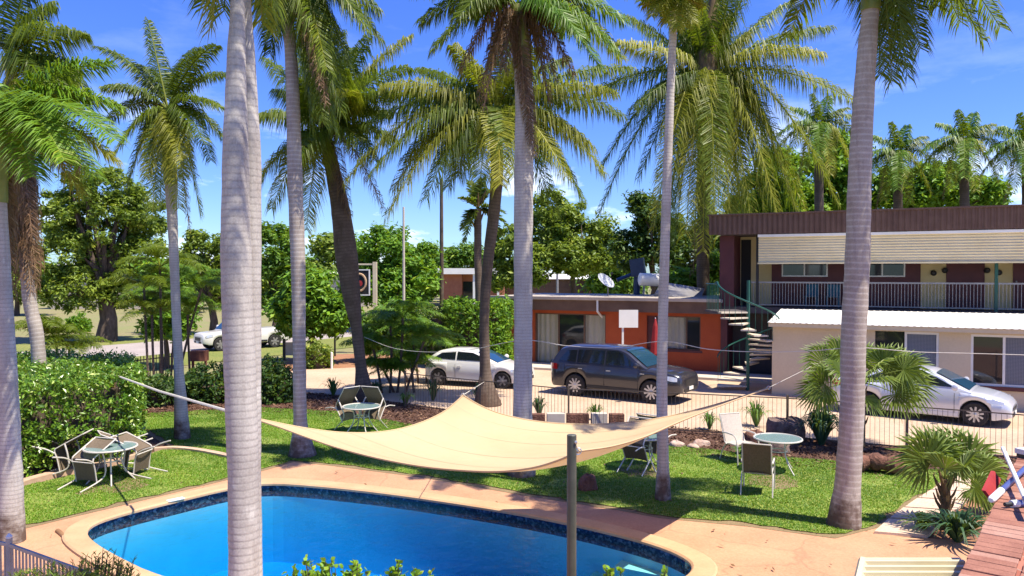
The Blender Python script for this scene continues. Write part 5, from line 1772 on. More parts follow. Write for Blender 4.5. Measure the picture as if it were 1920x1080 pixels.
bar_fence('dark bronze garden fence running along the driveway behind the mulch bed', [G(760, 764), G(900, 782), G(1066, 803), G(1236, 811), G(1476, 826), G(1700, 846), G(2040, 880)], 1.10, 0.105, 'bronze', bar=.0042, rail_r=.013)
bar_fence('black spear-topped street fence beyond the left hedge', [AY(70, 700, 24.0), AY(172, 700, 25.2), AY(258, 700, 26.5), AY(330, 700, 28.0)], 1.22, 0.13, 'black', bar=.010, spear=True)
bar_fence('grey pool fence in the near left corner by the feathery bush', [AY(-210, 990, 9.6), AY(17, 1012, 8.75), AY(330, 1110, 7.15)], 1.15, 0.075, 'rail_grey', bar=.008, each=True, cap=True)

# ------------------------------------------------------------------ poles, signs and small street things
def pole(label, px, pyt, Y, r, mk, arm=None, name='light_pole'):
    b = AY(px, 500, Y); t_ = AY(px, pyt, Y)
    t = thing(name, label, 'pole', V(b.x, Y, 0))
    mb = MB(); tube(mb, [V(b.x, Y, 0), V(b.x, Y, t_.z)], [r, r * .7], 8); obj('pole', mb, M[mk], t, smooth=True)
    if arm:
        mb = MB(); tube(mb, bez(V(b.x, Y, t_.z), V(b.x, Y, t_.z + .5), V(b.x + arm, Y - .2, t_.z + .45), 6), r * .5, 6); obj('arm', mb, M[mk], t)
        mb = MB(); obox(mb, V(b.x + arm * 1.15, Y - .2, t_.z + .42), V(arm * .25, 0, 0), V(0, .12, 0), V(0, 0, .05)); obj('lamp_head', mb, M['grey_metal'], t)
    return t
pole('pale slim street light pole above the cane palms', 757, 388, 44, .085, 'kerb', None)
pole('dark slender power pole left of the far brick house', 828, 335, 58, .17, 'bark', None, 'power_pole')
pole('thin grey light pole by the far white cars', 1045, 430, 90, .16, 'grey_metal', None)
# hanging black sign on a cream post
Yq = 40.0
b = AY(703, 500, Yq)
t = thing('motel_sign', 'black hanging sign with white frame and tan emblem on cream post', 'sign', V(b.x, Yq, 0))
M['signcream'] = mat('cream_post', (0.60, 0.50, 0.34), (0.68, 0.58, 0.42), 3, 0.6)
mb = MB(); box(mb, b.x - .10, b.x + .10, Yq - .1, Yq + .1, 0, AY(0, 491, Yq).z); obj('post', mb, M['signcream'], t)
xa_, xb_ = AY(655, 0, Yq).x, AY(690, 0, Yq).x
z0_, z1_ = AY(0, 552, Yq).z, AY(0, 507, Yq).z
mb = MB(); box(mb, xa_, b.x - .1, Yq - .04, Yq + .04, AY(0, 497, Yq).z, AY(0, 494, Yq).z); obj('bracket', mb, M['signcream'], t)
mb = MB(); box(mb, xa_, xb_, Yq - .08, Yq + .02, z0_, z1_); obj('board', mb, M['black'], t)
mb = MB(); w_ = .055
box(mb, xa_ - w_, xa_, Yq - .11, Yq + .03, z0_, z1_); box(mb, xb_, xb_ + w_, Yq - .11, Yq + .03, z0_, z1_); box(mb, xa_ - w_, xb_ + w_, Yq - .11, Yq + .03, z1_, z1_ + w_); box(mb, xa_ - w_, xb_ + w_, Yq - .11, Yq + .03, z0_ - w_, z0_)
obj('frame', mb, M['white'], t)
M['tan'] = mat('tan_print', (0.45, 0.30, 0.17), (0.52, 0.36, 0.22), 3, 0.6)
M['red'] = mat('red_print', (0.30, 0.02, 0.02), (0.36, 0.03, 0.03), 3, 0.6)
cx_, cz_ = (xa_ + xb_) / 2, (z0_ + z1_) / 2
mb = MB(); th = np.linspace(0, 2 * np.pi, 24, endpoint=False)
tube(mb, [(cx_ + math.cos(a) * .33, Yq - .09, cz_ + math.sin(a) * .44) for a in th], .055, 6, closed=True)
obj('emblem', mb, M['tan'], t)
mb = MB(); lathe(mb, (cx_, Yq - .09, cz_ - .05), [(.01, -.01), (.16, -.005), (.16, .01)], 16, 'y'); obj('emblem', mb, M['red'], t)
# white board on a post before the orange wall
p = on(O1, lx(O1, 1168, -1.5), -1.5, 0.0)
t = thing('notice_board', 'blank white board on a pale post before the orange wall', 'sign', p)
zb_ = AY(0, 614, p.y).z; zt_ = AY(0, 581, p.y).z
mb = MB(); box(mb, p.x - .04, p.x + .04, p.y - .03, p.y + .03, 0.11, zt_ - .1); obj('post', mb, M['alu'], t)
mb = MB(); box(mb, AY(1162, 0, p.y).x, AY(1198, 0, p.y).x, p.y - .07, p.y - .031, zb_, zt_); obj('board', mb, M['roofwhite'], t)
# closed red umbrella by the door
p = on(O1, lx(O1, 1229, -1.0), -1.0, 0.11)
t = thing('folded_umbrella', 'folded red patio umbrella standing by the orange wall', 'umbrella', p)
M['redcloth'] = mat('red_cloth', (0.26, 0.016, 0.020), (0.34, 0.03, 0.03), 4, 0.85)
mb = MB(); tube(mb, [p, p + V(0, 0, 2.25)], .022, 8); obj('pole', mb, M['alu'], t)
mb = MB(); lathe(mb, p, [(.03, 2.2), (.10, 1.9), (.16, 1.3), (.21, .75), (.16, .70)], 10); obj('canopy', mb, M['redcloth'], t)
mb = MB(); lathe(mb, p, [(.25, 0.0), (.25, .05), (.06, .10), (.04, .25)], 14); obj('base', mb, M['slab'], t)
# dark post with white board, marker peg, red box at the entrance
p = G(533, 676)
t = thing('entry_sign', 'small white board on a dark post at the driveway entry', 'sign', V(p.x, p.y, 0))
mb = MB(); box(mb, p.x - .06, p.x + .06, p.y - .06, p.y + .06, 0, 1.05); obj('post', mb, M['black'], t)
mb = MB(); box(mb, p.x + .061, p.x + .62, p.y - .03, p.y + .0, .25, .88); obj('board', mb, M['kerb'], t)
for px, py, h, mk, lab in [(622, 692, .72, 'white', 'short white marker peg at the edge of the dirt strip'), (628, 668, 1.1, 'black', 'dark bollard on the grass behind the white peg')]:
    p = G(px, py); t = thing('marker_post', lab, 'post', V(p.x, p.y, 0)); mb = MB(); tube(mb, [V(p.x, p.y, 0), V(p.x, p.y, h), V(p.x, p.y, h + .02)], [.05, .05, .03], 8); obj('pole', mb, M[mk], t)
p = G(374, 712)
M['rust'] = mat('rust_red_box', (0.13, 0.045, 0.03), (0.2, 0.08, 0.05), 4, 0.8)
t = thing('letter_box', 'rust-red letter box on legs behind the left palms', 'box', V(p.x, p.y, 0))
mb = MB(); box(mb, p.x - .30, p.x + .30, p.y - .2, p.y + .2, .75, 1.15); obj('case', mb, M['rust'], t)
for dx in (-.25, .25):
    mb = MB(); box(mb, p.x + dx - .04, p.x + dx + .04, p.y - .04, p.y + .04, 0, .75); obj('leg', mb, M['rust'], t)

# ------------------------------------------------------------------ rocks, stumps, blocks
M['rock'] = mat('pink_rock', (0.34, 0.22, 0.17), (0.55, 0.42, 0.34), 4, 0.9, bump=0.8, bscale=9, bdist=.05)
M['stump'] = mat('red_stump', (0.10, 0.045, 0.03), (0.26, 0.12, 0.08), 7, 0.95, bump=1.0, bscale=20, bdist=.05, mapping=(1, 1, .3))
M['rockd'] = mat('dark_rock', (0.10, 0.065, 0.055), (0.27, 0.19, 0.16), 5, 0.95, bump=1.0, bscale=14, bdist=.05)
def rock(label, p, sx, sy, sz, seed, mk='rock', name='garden_rock', cat='rock', group=None, square=1.0):
    g = np.random.default_rng(seed)
    nu, nv = 14, 9
    ph = g.uniform(0, 6, 6)
    def F(u, v):
        a = u * 2 * math.pi; b_ = (v - .28) * math.pi * 0.70
        c_ = math.cos(b_)
        d = V(math.cos(a) * c_, math.sin(a) * c_, math.sin(b_))
        k = 1 + .16 * math.sin(2 * a + ph[0]) * c_ + .10 * math.sin(3 * a + ph[1] + 2 * b_) + .07 * math.sin(5 * b_ + ph[2] + a)
        m = max(abs(d.x), abs(d.y), abs(d.z))
        k *= (1 / m) ** (1 - square) if square < 1 else 1
        return (p.x + d.x * sx * k, p.y + d.y * sy * k, sz * .30 + d.z * sz * k)
    mb = MB(); grid(mb, F, nu + 1, nv)
    o = obj(name, mb, M[mk], None, smooth=True)
    return tag(o, label, cat, group)
for i, (px, py, s, lab) in enumerate([(1268, 838, .20, 'smooth pale stone at the bed edge nearest the thin palm'), (1300, 841, .14, 'flat small pale stone between two larger ones at the bed edge'), (1314, 836, .20, 'smooth pink stone at the bed edge, furthest from the thin palm')]):
    rock(lab, G(px, py), s, s * .8, s * .6, i, group='pale stones edging the mulch bed')
rock('reddish round tree stump standing alone on the lawn', G(1103, 920), .17, .17, .24, 11, 'stump', 'tree_stump', 'stump', square=.8)
rock('square dark stump with a hollow in the mulch bed', G(1474, 826), .42, .35, .42, 12, 'rockd', 'hollow_stump', 'stump', square=.35)
rock('rough grey rock at the foot of the hollow stump', G(1462, 848), .30, .25, .22, 13, 'rockd')
rock('low brown rock left of the hollow stump', G(1418, 828), .34, .25, .22, 16, 'stump')
p = G(1640, 876); t = thing('fallen_log', 'dark weathered log lying at the lawn edge behind the grey palm', 'log', V(p.x, p.y, 0))
mb = MB(); pts = spline([G(1606, 868, .2), G(1640, 866, .24), G(1680, 872, .22), G(1716, 874, .16)], 14)
tube(mb, pts, .17 + .04 * np.sin(np.arange(14) * 1.7), 10); obj('trunk', mb, M['stump'], t, smooth=True)
for i in range(5):
    q = G(1612 + i * 24, 874); mb = MB(); tube(mb, [q + V(0, 0, .18), q + V(.05, -.06, 0.03)], [.06, .035], 6); obj('root', mb, M['stump'], t)
# row of white blocks and dark sleepers behind the sail
xs_ = [(994, 1024, 'rust', 0), (1025, 1061, 'roofwhite', 1), (1062, 1106, 'rust', 0), (1108, 1140, 'roofwhite', 1), (1142, 1172, 'rust', 0)]
labs = ['dark sleeper block behind the sail nearest the big palm', 'white concrete block between the first two dark sleepers', 'dark sleeper block in the middle of the garden block row', 'white concrete block with a small plant behind it', 'dark sleeper block at the right end of the garden block row']
for (a, b_, mk, k), lab in zip(xs_, labs):
    pa, pb_ = G(a, 803), G(b_, 803)
    mb = MB(); box(mb, pa.x, pb_.x - .03, pa.y - .1, pa.y + .1, -.01, .42 if k else .40)
    o = obj('garden_block', mb, M['kerb'] if k else M['stump'], None, auto=.015); tag(o, lab, 'block', 'row of blocks edging the bed behind the sail')

# ------------------------------------------------------------------ brick wall and pool gear in the near right corner
ZW = 2.72
e0 = G(1795, 1080, ZW); e1 = G(1921, 826, ZW)
wd_ = (e1 - e0).normalized(); wn_ = V(wd_.y, -wd_.x, 0)
M['brk'] = mat('red_paver_brick', (0.215, 0.085, 0.056), (0.36, 0.165, 0.112), 6, 0.85, bump=0.35, bscale=40, fine=0.25, lo=.3, hi=.75)
M['brk2'] = mat('pale_red_brick', (0.30, 0.145, 0.10), (0.43, 0.245, 0.185), 6, 0.85, bump=0.35, bscale=40, fine=0.25)
M['mortar'] = mat('mortar', (0.24, 0.15, 0.115), (0.32, 0.22, 0.175), 6, 0.95)
t = NT('brick_courses')
tc = t.n('ShaderNodeTexCoord'); sx_ = t.n('ShaderNodeSeparateXYZ'); cb = t.n('ShaderNodeCombineXYZ')
t.l(tc.outputs['Object'], sx_.inputs[0])
t.l(t.math('ADD', t.math('MULTIPLY', sx_.outputs['X'], wd_.x), t.math('ADD', t.math('MULTIPLY', sx_.outputs['Y'], wd_.y), t.math('ADD', t.math('MULTIPLY', sx_.outputs['X'], wn_.x), t.math('MULTIPLY', sx_.outputs['Y'], wn_.y)))), cb.inputs['X'])
t.l(sx_.outputs['Z'], cb.inputs['Y'])
bk = t.n('ShaderNodeTexBrick')
t.l(cb.outputs[0], bk.inputs['Vector'])
for k_, v_ in (('Scale', 1.0), ('Mortar Size', .007), ('Brick Width', .24), ('Row Height', .086)):
    bk.inputs[k_].default_value = v_
bk.inputs['Color1'].default_value = (.26, .085, .058, 1); bk.inputs['Color2'].default_value = (.38, .15, .105, 1); bk.inputs['Mortar'].default_value = (.30, .22, .18, 1)
t.pbr(bk.outputs['Color'], .85, 0, .3, t.bump(t.math('SUBTRACT', 1.0, bk.outputs['Fac']), .5, .01))
M['courses'] = t.m
s0 = e0 - wd_ * 1.6
wl = thing('brick_wall', 'broad red brick wall top in the near right corner', 'wall', V(s0.x, s0.y, 0))
LW = 6.4
mb = MB(); obox(mb, s0 + wd_ * LW / 2 + wn_ * .385 + V(0, 0, -ZW / 2 - .006), wd_ * LW / 2, wn_ * .38, V(0, 0, ZW / 2 - .006)); obj('core', mb, M['courses'], wl)
gb_ = np.random.default_rng(9)
bm_ = None
nbk = int(LW / .086)
for row in range(3):
    for k in range(nbk):
        c = s0 + wd_ * (k * .086 + .043 + (row % 2) * .03) + wn_ * (.118 + row * .245) + V(0, 0, -.02)
        jit = gb_.uniform(-.004, .004)
        mb = MB(); obox(mb, c + V(0, 0, jit) + wn_ * gb_.uniform(-.004, .004), wd_ * .0398, wn_ * .111, V(0, 0, .025))
        obj('brick', mb, M['brk'] if gb_.uniform() < .72 else M['brk2'], wl, auto=.004)
M['blue_pole'] = mat('blue_pole', (0.05, 0.07, 0.22), (0.08, 0.10, 0.28), 6, 0.35)
def wtop(px, py, dz=0.03):
    return G(px, py, ZW + dz)
a, b_ = wtop(1858, 938, .03), wtop(1935, 866, .06)
t = thing('pool_pole', 'blue telescopic pool pole with white tip lying across the brick wall', 'pole', a)
mb = MB(); tube(mb, [a + (b_ - a) * .22, b_ + (b_ - a) * .8], .019, 10); obj('shaft', mb, M['blue_pole'], t, smooth=True)
mb = MB(); tube(mb, [a, a + (b_ - a) * .02, a + (b_ - a) * .22], [.015, .024, .024], 10); obj('grip', mb, M['white'], t, smooth=True)
a, b_ = wtop(1880, 840, .09), wtop(1922, 935, .09)
t = thing('pool_pole', 'white pool pole crossing over the blue one', 'pole', a)
mb = MB(); tube(mb, [a, b_], .015, 10); obj('shaft', mb, M['white'], t, smooth=True)
mb = MB(); tube(mb, [b_, b_ + (b_ - a) * .15], .019, 10); obj('grip', mb, M['blue_pole'], t, smooth=True)
a, b_ = wtop(1884, 946, .03), wtop(1945, 941, .03)
t = thing('pool_pole', 'short blue and white banded pole end on the bricks', 'pole', a)
for i, mk in enumerate(['black', 'white', 'blue_pole', 'white', 'blue_pole']):
    mb = MB(); tube(mb, [a + (b_ - a) * (i * .2), a + (b_ - a) * (i * .2 + .2)], .024 if i else .014, 10); obj('band', mb, M[mk], t)
p = wtop(1925, 846, .06)
t = thing('pool_brush', 'grey brush head at the far right of the brick wall', 'brush', p)
mb = MB(); obox(mb, p, V(.06, .02, 0), V(-.02, .05, 0), V(0, 0, .02)); obj('head', mb, M['dish'], t)
mb = MB(); obox(mb, p + V(0, 0, -.035), V(.055, .02, 0), V(-.015, .04, 0), V(0, 0, .014)); obj('bristles', mb, M['black'], t)
p = wtop(1860, 908, .0)
a, b_ = G(1860, 930, ZW - .05), G(1876, 892, ZW - .05)
t = thing('red_panel', 'red board leaning on the edge of the brick wall', 'board', a)
d_ = b_ - a
mb = MB(); obox(mb, (a + b_) / 2 - wn_ * .03, d_ / 2, wn_ * .012 + V(0, 0, .0), V(0, 0, .03) - wn_ * .022); obj('board', mb, M['redcloth'], t)
# cream ribbed roof in the near bottom right corner
ZR = 2.3
q = [G(1618, 1054, ZR), G(1800, 1054, ZR), G(1800, 1130, ZR), G(1560, 1130, ZR)]
t = thing('ribbed_roof', 'cream ribbed metal roof corner at the bottom right', 'roof', V(q[0].x, q[0].y, 0))
ax_ = (q[1] - q[0]).normalized(); dn_ = V(-ax_.y, ax_.x, 0) * -1
M['creamroof'] = mat('cream_roof_metal', (0.52, 0.46, 0.30), (0.60, 0.54, 0.37), 2, 0.5)
mb = MB()
pts = []; ss = []
for k in range(18):
    s = .03 + k * .085
    ss += [(s, 0), (s + .004, .032), (s + .030, .032), (s + .034, 0)]
nv = len(ss)
for s, hh in ss:
    e_a = q[0] + dn_ * s - ax_ * s * .55 + V(0, 0, hh - s * .05); e_b = q[1] + dn_ * s + V(0, 0, hh - s * .05)
    pts += [tuple(e_a), tuple(e_b)]
mb.add(pts, np.array([(2 * i, 2 * i + 1, 2 * i + 3, 2 * i + 2) for i in range(nv - 1)])); obj('sheet', mb, M['creamroof'], t)
mb = MB(); tube(mb, [q[0] + V(0, 0, .01), q[0] + dn_ * 1.6 - ax_ * .88 + V(0, 0, -.06)], .03, 6); tube(mb, [q[0] + V(0, 0, .01), q[1] + V(0, 0, .01)], .02, 6); obj('edge_trim', mb, M['creamroof'], t)
for dx, dy in ((.15, -.3), (.9, -.3)):
    mb = MB(); c = q[0] + ax_ * dx + dn_ * .35; box(mb, c.x - .03, c.x + .03, c.y - .03, c.y + .03, 0, ZR - .05); obj('leg', mb, M['alu'], t)
# ------------------------------------------------------------------ palms (royal palms round the pool, coconut palms behind)
# far left pair
palm('grey-trunked palm at the left frame edge by the pool fence', 12.0, [(21, 1020, 36), (20, 850, 36), (14, 700, 33), (6, 540, 29), (-2, 380, 26)], (-4, 215),
     fronds=[(215, 262, -1.0, .28, 'b'), (222, 200, 0.4, .30, 'b'), (175, 330, -.4, .30, 'b'), (120, 300, -1.2, .35, 'b'), (205, 120, .5, .25, 'b'), (215, 300, .8, .3, 'y'), (150, 360, .9, .4, 'y'), (60, 330, -1, .4, 'b'), (-150, 260, -.5, .3, 'b'), (-120, 120, .5, .3, 'b'),
             (100, 300, .4, .42, 'd'), (150, 310, .3, .36, 'd'), (20, 480, .3, .12, 'd'), (-12, 560, .1, .1, 'd')],
     shaft=[(0, 380, 26), (-2, 300, 30), (-4, 215, 20)], L=.62, n=60, seed=1, w=.02, droop=.55, rr=.025)
palm('tall palm behind the left hedge with a long brown skirt of dead fronds', 19.5, [(80, 720, 25), (70, 640, 24), (55, 560, 23), (44, 430, 22), (34, 250, 20)], (18, 110), mk='royal2',
     fronds=[(150, 60, -.5, .3, 'k'), (140, 130, .5, .3, 'k'), (120, 175, -1, .3, 'k'), (100, 10, .5, .25, 'k'), (60, -60, 0, .2, 'k'), (-60, 40, 0, .3, 'k'), (140, 195, 1, .35, 'y'), (95, 240, -.6, .4, 'y'), (170, 180, .2, .32, 'g'),
             (40, 520, -.3, .02, 'd'), (58, 545, .2, .04, 'd'), (66, 500, -.2, .05, 'd'), (22, 480, .3, .0, 'd'), (70, 420, .3, .1, 'd'), (30, 560, 0, .02, 'd'), (50, 470, .4, .05, 'd'), (60, 440, -.5, .06, 'd'), (14, 420, -.3, .03, 'd'), (46, 400, -.5, .1, 'd')] + [(10 + (k * 37) % 66, 430 + (k * 53) % 130, -.45 + .09 * (k % 11), .02 + .02 * (k % 3), 'd') for k in range(20)],
     L=.95, n=56, seed=2, w=.026, droop=.9, flare=1.05)
# slim grey palm with spear
palm('slim grey palm with a tall upright spear leaf behind the left lawn', 19.4, [(342, 826, 22), (336, 700, 17), (331, 600, 16), (325, 450, 17), (320, 345, 21)], (315, 205),
     fronds=[(278, 38, .2, .0, 'k'), (405, 85, -.5, .30, 'k'), (425, 140, .6, .34, 'k'), (412, 200, -.4, .35, 'g'), (395, 300, -.8, .45, 'g'), (420, 260, .8, .4, 'k'), (370, 90, 1, .2, 'k'),
             (185, 90, .4, .26, 'k'), (195, 165, -.5, .3, 'k'), (205, 225, .5, .33, 'k'), (215, 290, -.7, .4, 'g'), (240, 350, -.3, .45, 'k'), (255, 120, 1, .2, 'k'), (285, 410, -.9, .5, 'k'), (300, 380, .6, .4, 'y'), (335, 390, -.9, .4, 'y'), (375, 400, .4, .45, 'k'), (355, 430, .3, .35, 'd'), (345, 330, -1.0, .4, 'y'), (275, 330, -.8, .4, 'y')],
     shaft=[(320, 345, 24), (317, 285, 26), (315, 205, 16)], L=.55, n=50, seed=3, w=.02, droop=.75)
# great twin trunk in front
palm('largest pale royal palm trunk nearest the camera, of the twin pair before the pool', 7.0, [(452, 1390, 60), (457, 1080, 56), (456, 900, 56), (450, 700, 58), (443, 500, 56), (442, 300, 48), (443, 120, 34), (446, 0, 26), (450, -260, 26)], (452, -560),
     auto=[(7, 45, 2.2, .4, 'g'), (6, 15, 2.2, .7, 'g')], shaft=[(450, -260, 30), (452, -420, 32), (452, -560, 20)], L=.6, n=44, seed=4, sides=20)
palm('right-hand trunk of the twin royal palms before the pool', 7.2, [(478, 1380, 40), (474, 1080, 36), (472, 900, 34), (471, 700, 36), (470, 500, 38), (469, 300, 40), (462, 100, 30), (458, 0, 24), (452, -200, 24)], (456, -400),
     fronds=[(398, 48, -.2, .3, 'y'), (420, 20, .3, .3, 'g'), (492, 42, .3, .3, 'y'), (510, 15, 0, .3, 'g'), (386, 10, .4, .3, 'g')],
     auto=[(6, 45, 2.0, .4, 'g'), (3, 15, 1.9, .6, 'g')], shaft=[(452, -200, 27), (455, -300, 28), (456, -400, 18)], L=.5, n=40, seed=5, sides=20)
# grey palm behind it with hanging green skirt
palm('grey palm with scarred bark at the far pool corner, dark fronds hanging', 17.6, [(567, 858, 40), (563, 790, 25), (561, 650, 24), (559, 500, 27), (553, 330, 28), (548, 150, 24), (541, 40, 20), (539, -10, 20)], (541, -60),
     fronds=[(715, 75, .3, .3, 'k'), (690, 60, -.6, .32, 'k'), (708, 20, .8, .26, 'k'), (640, 210, -.4, .3, 'k'), (622, 235, .6, .25, 'k'), (606, 230, -.6, .2, 'k'), (585, 200, .3, .25, 'k'), (640, 150, .8, .35, 'g'), (612, 130, -.9, .35, 'g'), (506, 100, .3, .3, 'k'), (515, 60, -.5, .35, 'k'), (498, 20, .7, .3, 'k'), (448, -20, 0, .25, 'k'), (620, -60, 0, .2, 'k'),
             (612, 195, -.8, .32, 'd'), (600, 160, -.9, .3, 'd'), (585, 235, .2, .2, 'k'), (655, 120, 0, .3, 'k'), (630, 245, 0.2, .25, 'k')],
     L=.7, n=54, seed=6, w=.024, droop=.9, mk='royal2')
# coconut palms
palm('leaning dark coconut palm with feathery crown behind the shaded table', 25.4, [(684, 752, 32), (677, 690, 21), (668, 612, 21), (660, 560, 33), (649, 475, 43), (638, 390, 35), (624, 320, 28), (613, 270, 25)], (608, 250),
     fronds=[(770, 68, .8, .20, 'y'), (690, 70, -.5, .15, 'g'), (765, 125, -.6, .28, 'g'), (735, 175, -1.4, .35, 'g'), (488, 215, -.6, .30, 'g'), (480, 345, -.5, .35, 'y'), (500, 110, 1, .15, 'g'), (575, 430, -1.0, .42, 'y'), (595, 90, -.8, .12, 'g'), (640, 60, .8, .1, 'k'), (550, 70, .6, .12, 'k'), (718, 392, -.9, .42, 'd'), (735, 260, 1.2, .3, 'g'), (700, 300, -1.2, .45, 'k'), (555, 330, 1.2, .45, 'k'), (520, 170, 1.5, .25, 'k'), (660, 90, 2, .15, 'g'), (655, 400, -.4, .3, 'd'), (720, 210, .5, .35, 'g'), (580, 60, 1.6, .12, 'g'), (510, 390, .5, .4, 'y'), (600, 120, -2.0, .2, 'k'), (570, 150, -1.5, .25, 'k'), (640, 130, -1.8, .2, 'g'), (660, 170, -2.0, .3, 'y'), (560, 290, -1.6, .4, 'g'), (700, 130, .2, .22, 'g')],
     mk='coco', L=.95, n=56, seed=7, w=.026, droop=.95, rr=.04, boots=12)
palm('coconut palm with broad arching fronds over the white hatchback', 24.4, [(914, 764, 40), (910, 700, 21), (908, 600, 18), (914, 500, 20), (926, 400, 22), (932, 320, 24), (930, 260, 24)], (928, 212),
     fronds=[(652, 335, -.6, .42, 'y'), (728, 402, -1.6, .40, 'y'), (640, 200, .8, .22, 'g'), (690, 232, -.2, .30, 'g'), (850, 85, -.8, .12, 'y'), (880, 120, .8, .1, 'g'), (938, 345, -2.6, .45, 'y'), (965, 330, -2.3, .5, 'g'), (1110, 275, -.9, .34, 'y'), (1092, 372, -.6, .42, 'g'), (1180, 128, .8, .2, 'g'), (1165, 215, 1.0, .26, 'k'), (760, 300, 1.4, .3, 'k'), (800, 370, -1.8, .4, 'k'), (1040, 400, 1, .42, 'k'), (860, 330, 1.4, .45, 'k'), (790, 130, 1.0, .2, 'g'), (1060, 110, .9, .2, 'g'), (1000, 90, -1, .15, 'y'), (830, 300, -.9, .35, 'g'), (1020, 300, 1.6, .35, 'g'), (840, 350, .6, .4, 'g'), (700, 320, -1.0, .40, 'g'), (740, 350, .4, .42, 'y'), (1130, 320, .3, .4, 'y'), (1150, 170, -1.0, .26, 'y'), (720, 160, -.6, .22, 'y'), (950, 60, .4, .08, 'g'), (900, 340, -2, .46, 'g'), (1060, 330, -1.8, .42, 'y')],
     mk='coco', L=1.0, n=56, seed=8, w=.027, droop=1.0, rr=.042, boots=12)
palm('largest coconut palm, its drooping yellow-green fronds before the motel balcony', 37.0, [(1322, 700, 30), (1320, 600, 24), (1318, 480, 24), (1320, 350, 24), (1322, 240, 28), (1325, 170, 30)], (1326, 140),
     fronds=[(1160, 78, -1.0, .12, 'y'), (1175, 30, 1.5, .1, 'g'), (1066, 200, 0, .24, 'k'), (1122, 405, -.8, .42, 'k'), (1130, 310, .8, .4, 'k'), (1190, 200, -2, .2, 'k'), (1240, 480, -1, .50, 'y'), (1286, 440, -2.8, .52, 'y'), (1318, 470, -3, .5, 'y'), (1350, 440, -2.8, .55, 'y'), (1300, 510, -.6, .45, 'd'), (1330, 500, .5, .4, 'd'), (1412, 438, -2, .55, 'y'), (1440, 432, -.8, .55, 'y'), (1500, 420, -1, .52, 'y'), (1570, 378, -1.6, .48, 'y'), (1604, 190, .2, .22, 'y'), (1555, 52, .4, .16, 'g'), (1540, 100, -1.4, .24, 'y'), (1430, -70, .4, .08, 'g'), (1485, 0, 1.5, .1, 'g'), (1385, -60, -1.2, .05, 'g'), (1330, -80, .3, .0, 'y'), (1285, -30, -1, .06, 'g'), (1225, 0, .8, .1, 'g'), (1350, -60, 1.2, .02, 'y'), (1250, 420, 1.5, .5, 'k'), (1390, 400, 1.8, .5, 'k'), (1460, 330, 1.5, .45, 'g'), (1200, 330, 1.5, .4, 'k'), (1370, 430, -1.4, .5, 'y'), (1265, 460, 0.6, .5, 'g'), (1480, 380, .4, .5, 'g'), (1340, 400, -3.5, .5, 'g'), (1225, 430, -.3, .52, 'y'), (1400, 470, 0, .5, 'y')] + [(1232 + (k * 71) % 330, 395 + (k * 29) % 85, -3.2 + (k * 0.83) % 6, .50, 'ygyk'[k % 4]) for k in range(9)] + [(1260 + k * 28, 20 + (k * 37) % 70, 1.6 - k * .3, .10, 'gy'[k % 2]) for k in range(6)],
     mk='coco', L=1.35, n=58, seed=9, w=.036, droop=.95, rr=.07, boots=16, column=[(1326, 190, 34), (1326, 130, 50), (1330, 70, 34), (1338, 0, 16)])
# royal palm behind the sail, dead fronds at its throat
palm('pale royal palm rising behind the sail, brown dead fronds at its throat', 15.9, [(978, 897, 40), (980, 780, 36), (981, 640, 34), (981, 500, 35), (982, 330, 36), (983, 200, 34), (980, 130, 32)], (968, 10),
     fronds=[(1155, 95, -.4, .34, 'b'), (1170, 40, .6, .28, 'b'), (1120, 120, -1.0, .38, 'b'), (1090, 70, -1.2, .35, 'b'), (1130, -30, .8, .2, 'g'), (790, 40, .3, .3, 'g'), (815, 90, -.6, .34, 'g'), (770, -20, .5, .24, 'g'), (850, -90, 0, .2, 'g'), (1040, -110, .4, .2, 'b'), (1165, 110, .8, .36, 'y'), (860, 30, -1.2, .4, 'g'), (1060, 60, 1, .4, 'b'),
             (865, 130, -.3, .45, 'd'), (898, 185, .3, .40, 'd'), (908, 200, -.4, .36, 'd'), (1030, 190, .2, .42, 'd'), (1042, 150, -.4, .44, 'd'), (995, 270, -.35, .12, 'd'), (1002, 290, -.3, .10, 'd'), (985, 200, -.4, .1, 'd'), (1075, 140, .3, .44, 'd'), (945, 130, -.5, .3, 'd'), (1020, 110, .3, .4, 'd'), (920, 120, .4, .4, 'd')],
     shaft=[(980, 130, 34), (975, 70, 36), (968, 10, 24)], L=.62, n=56, seed=10, w=.022, droop=.8)
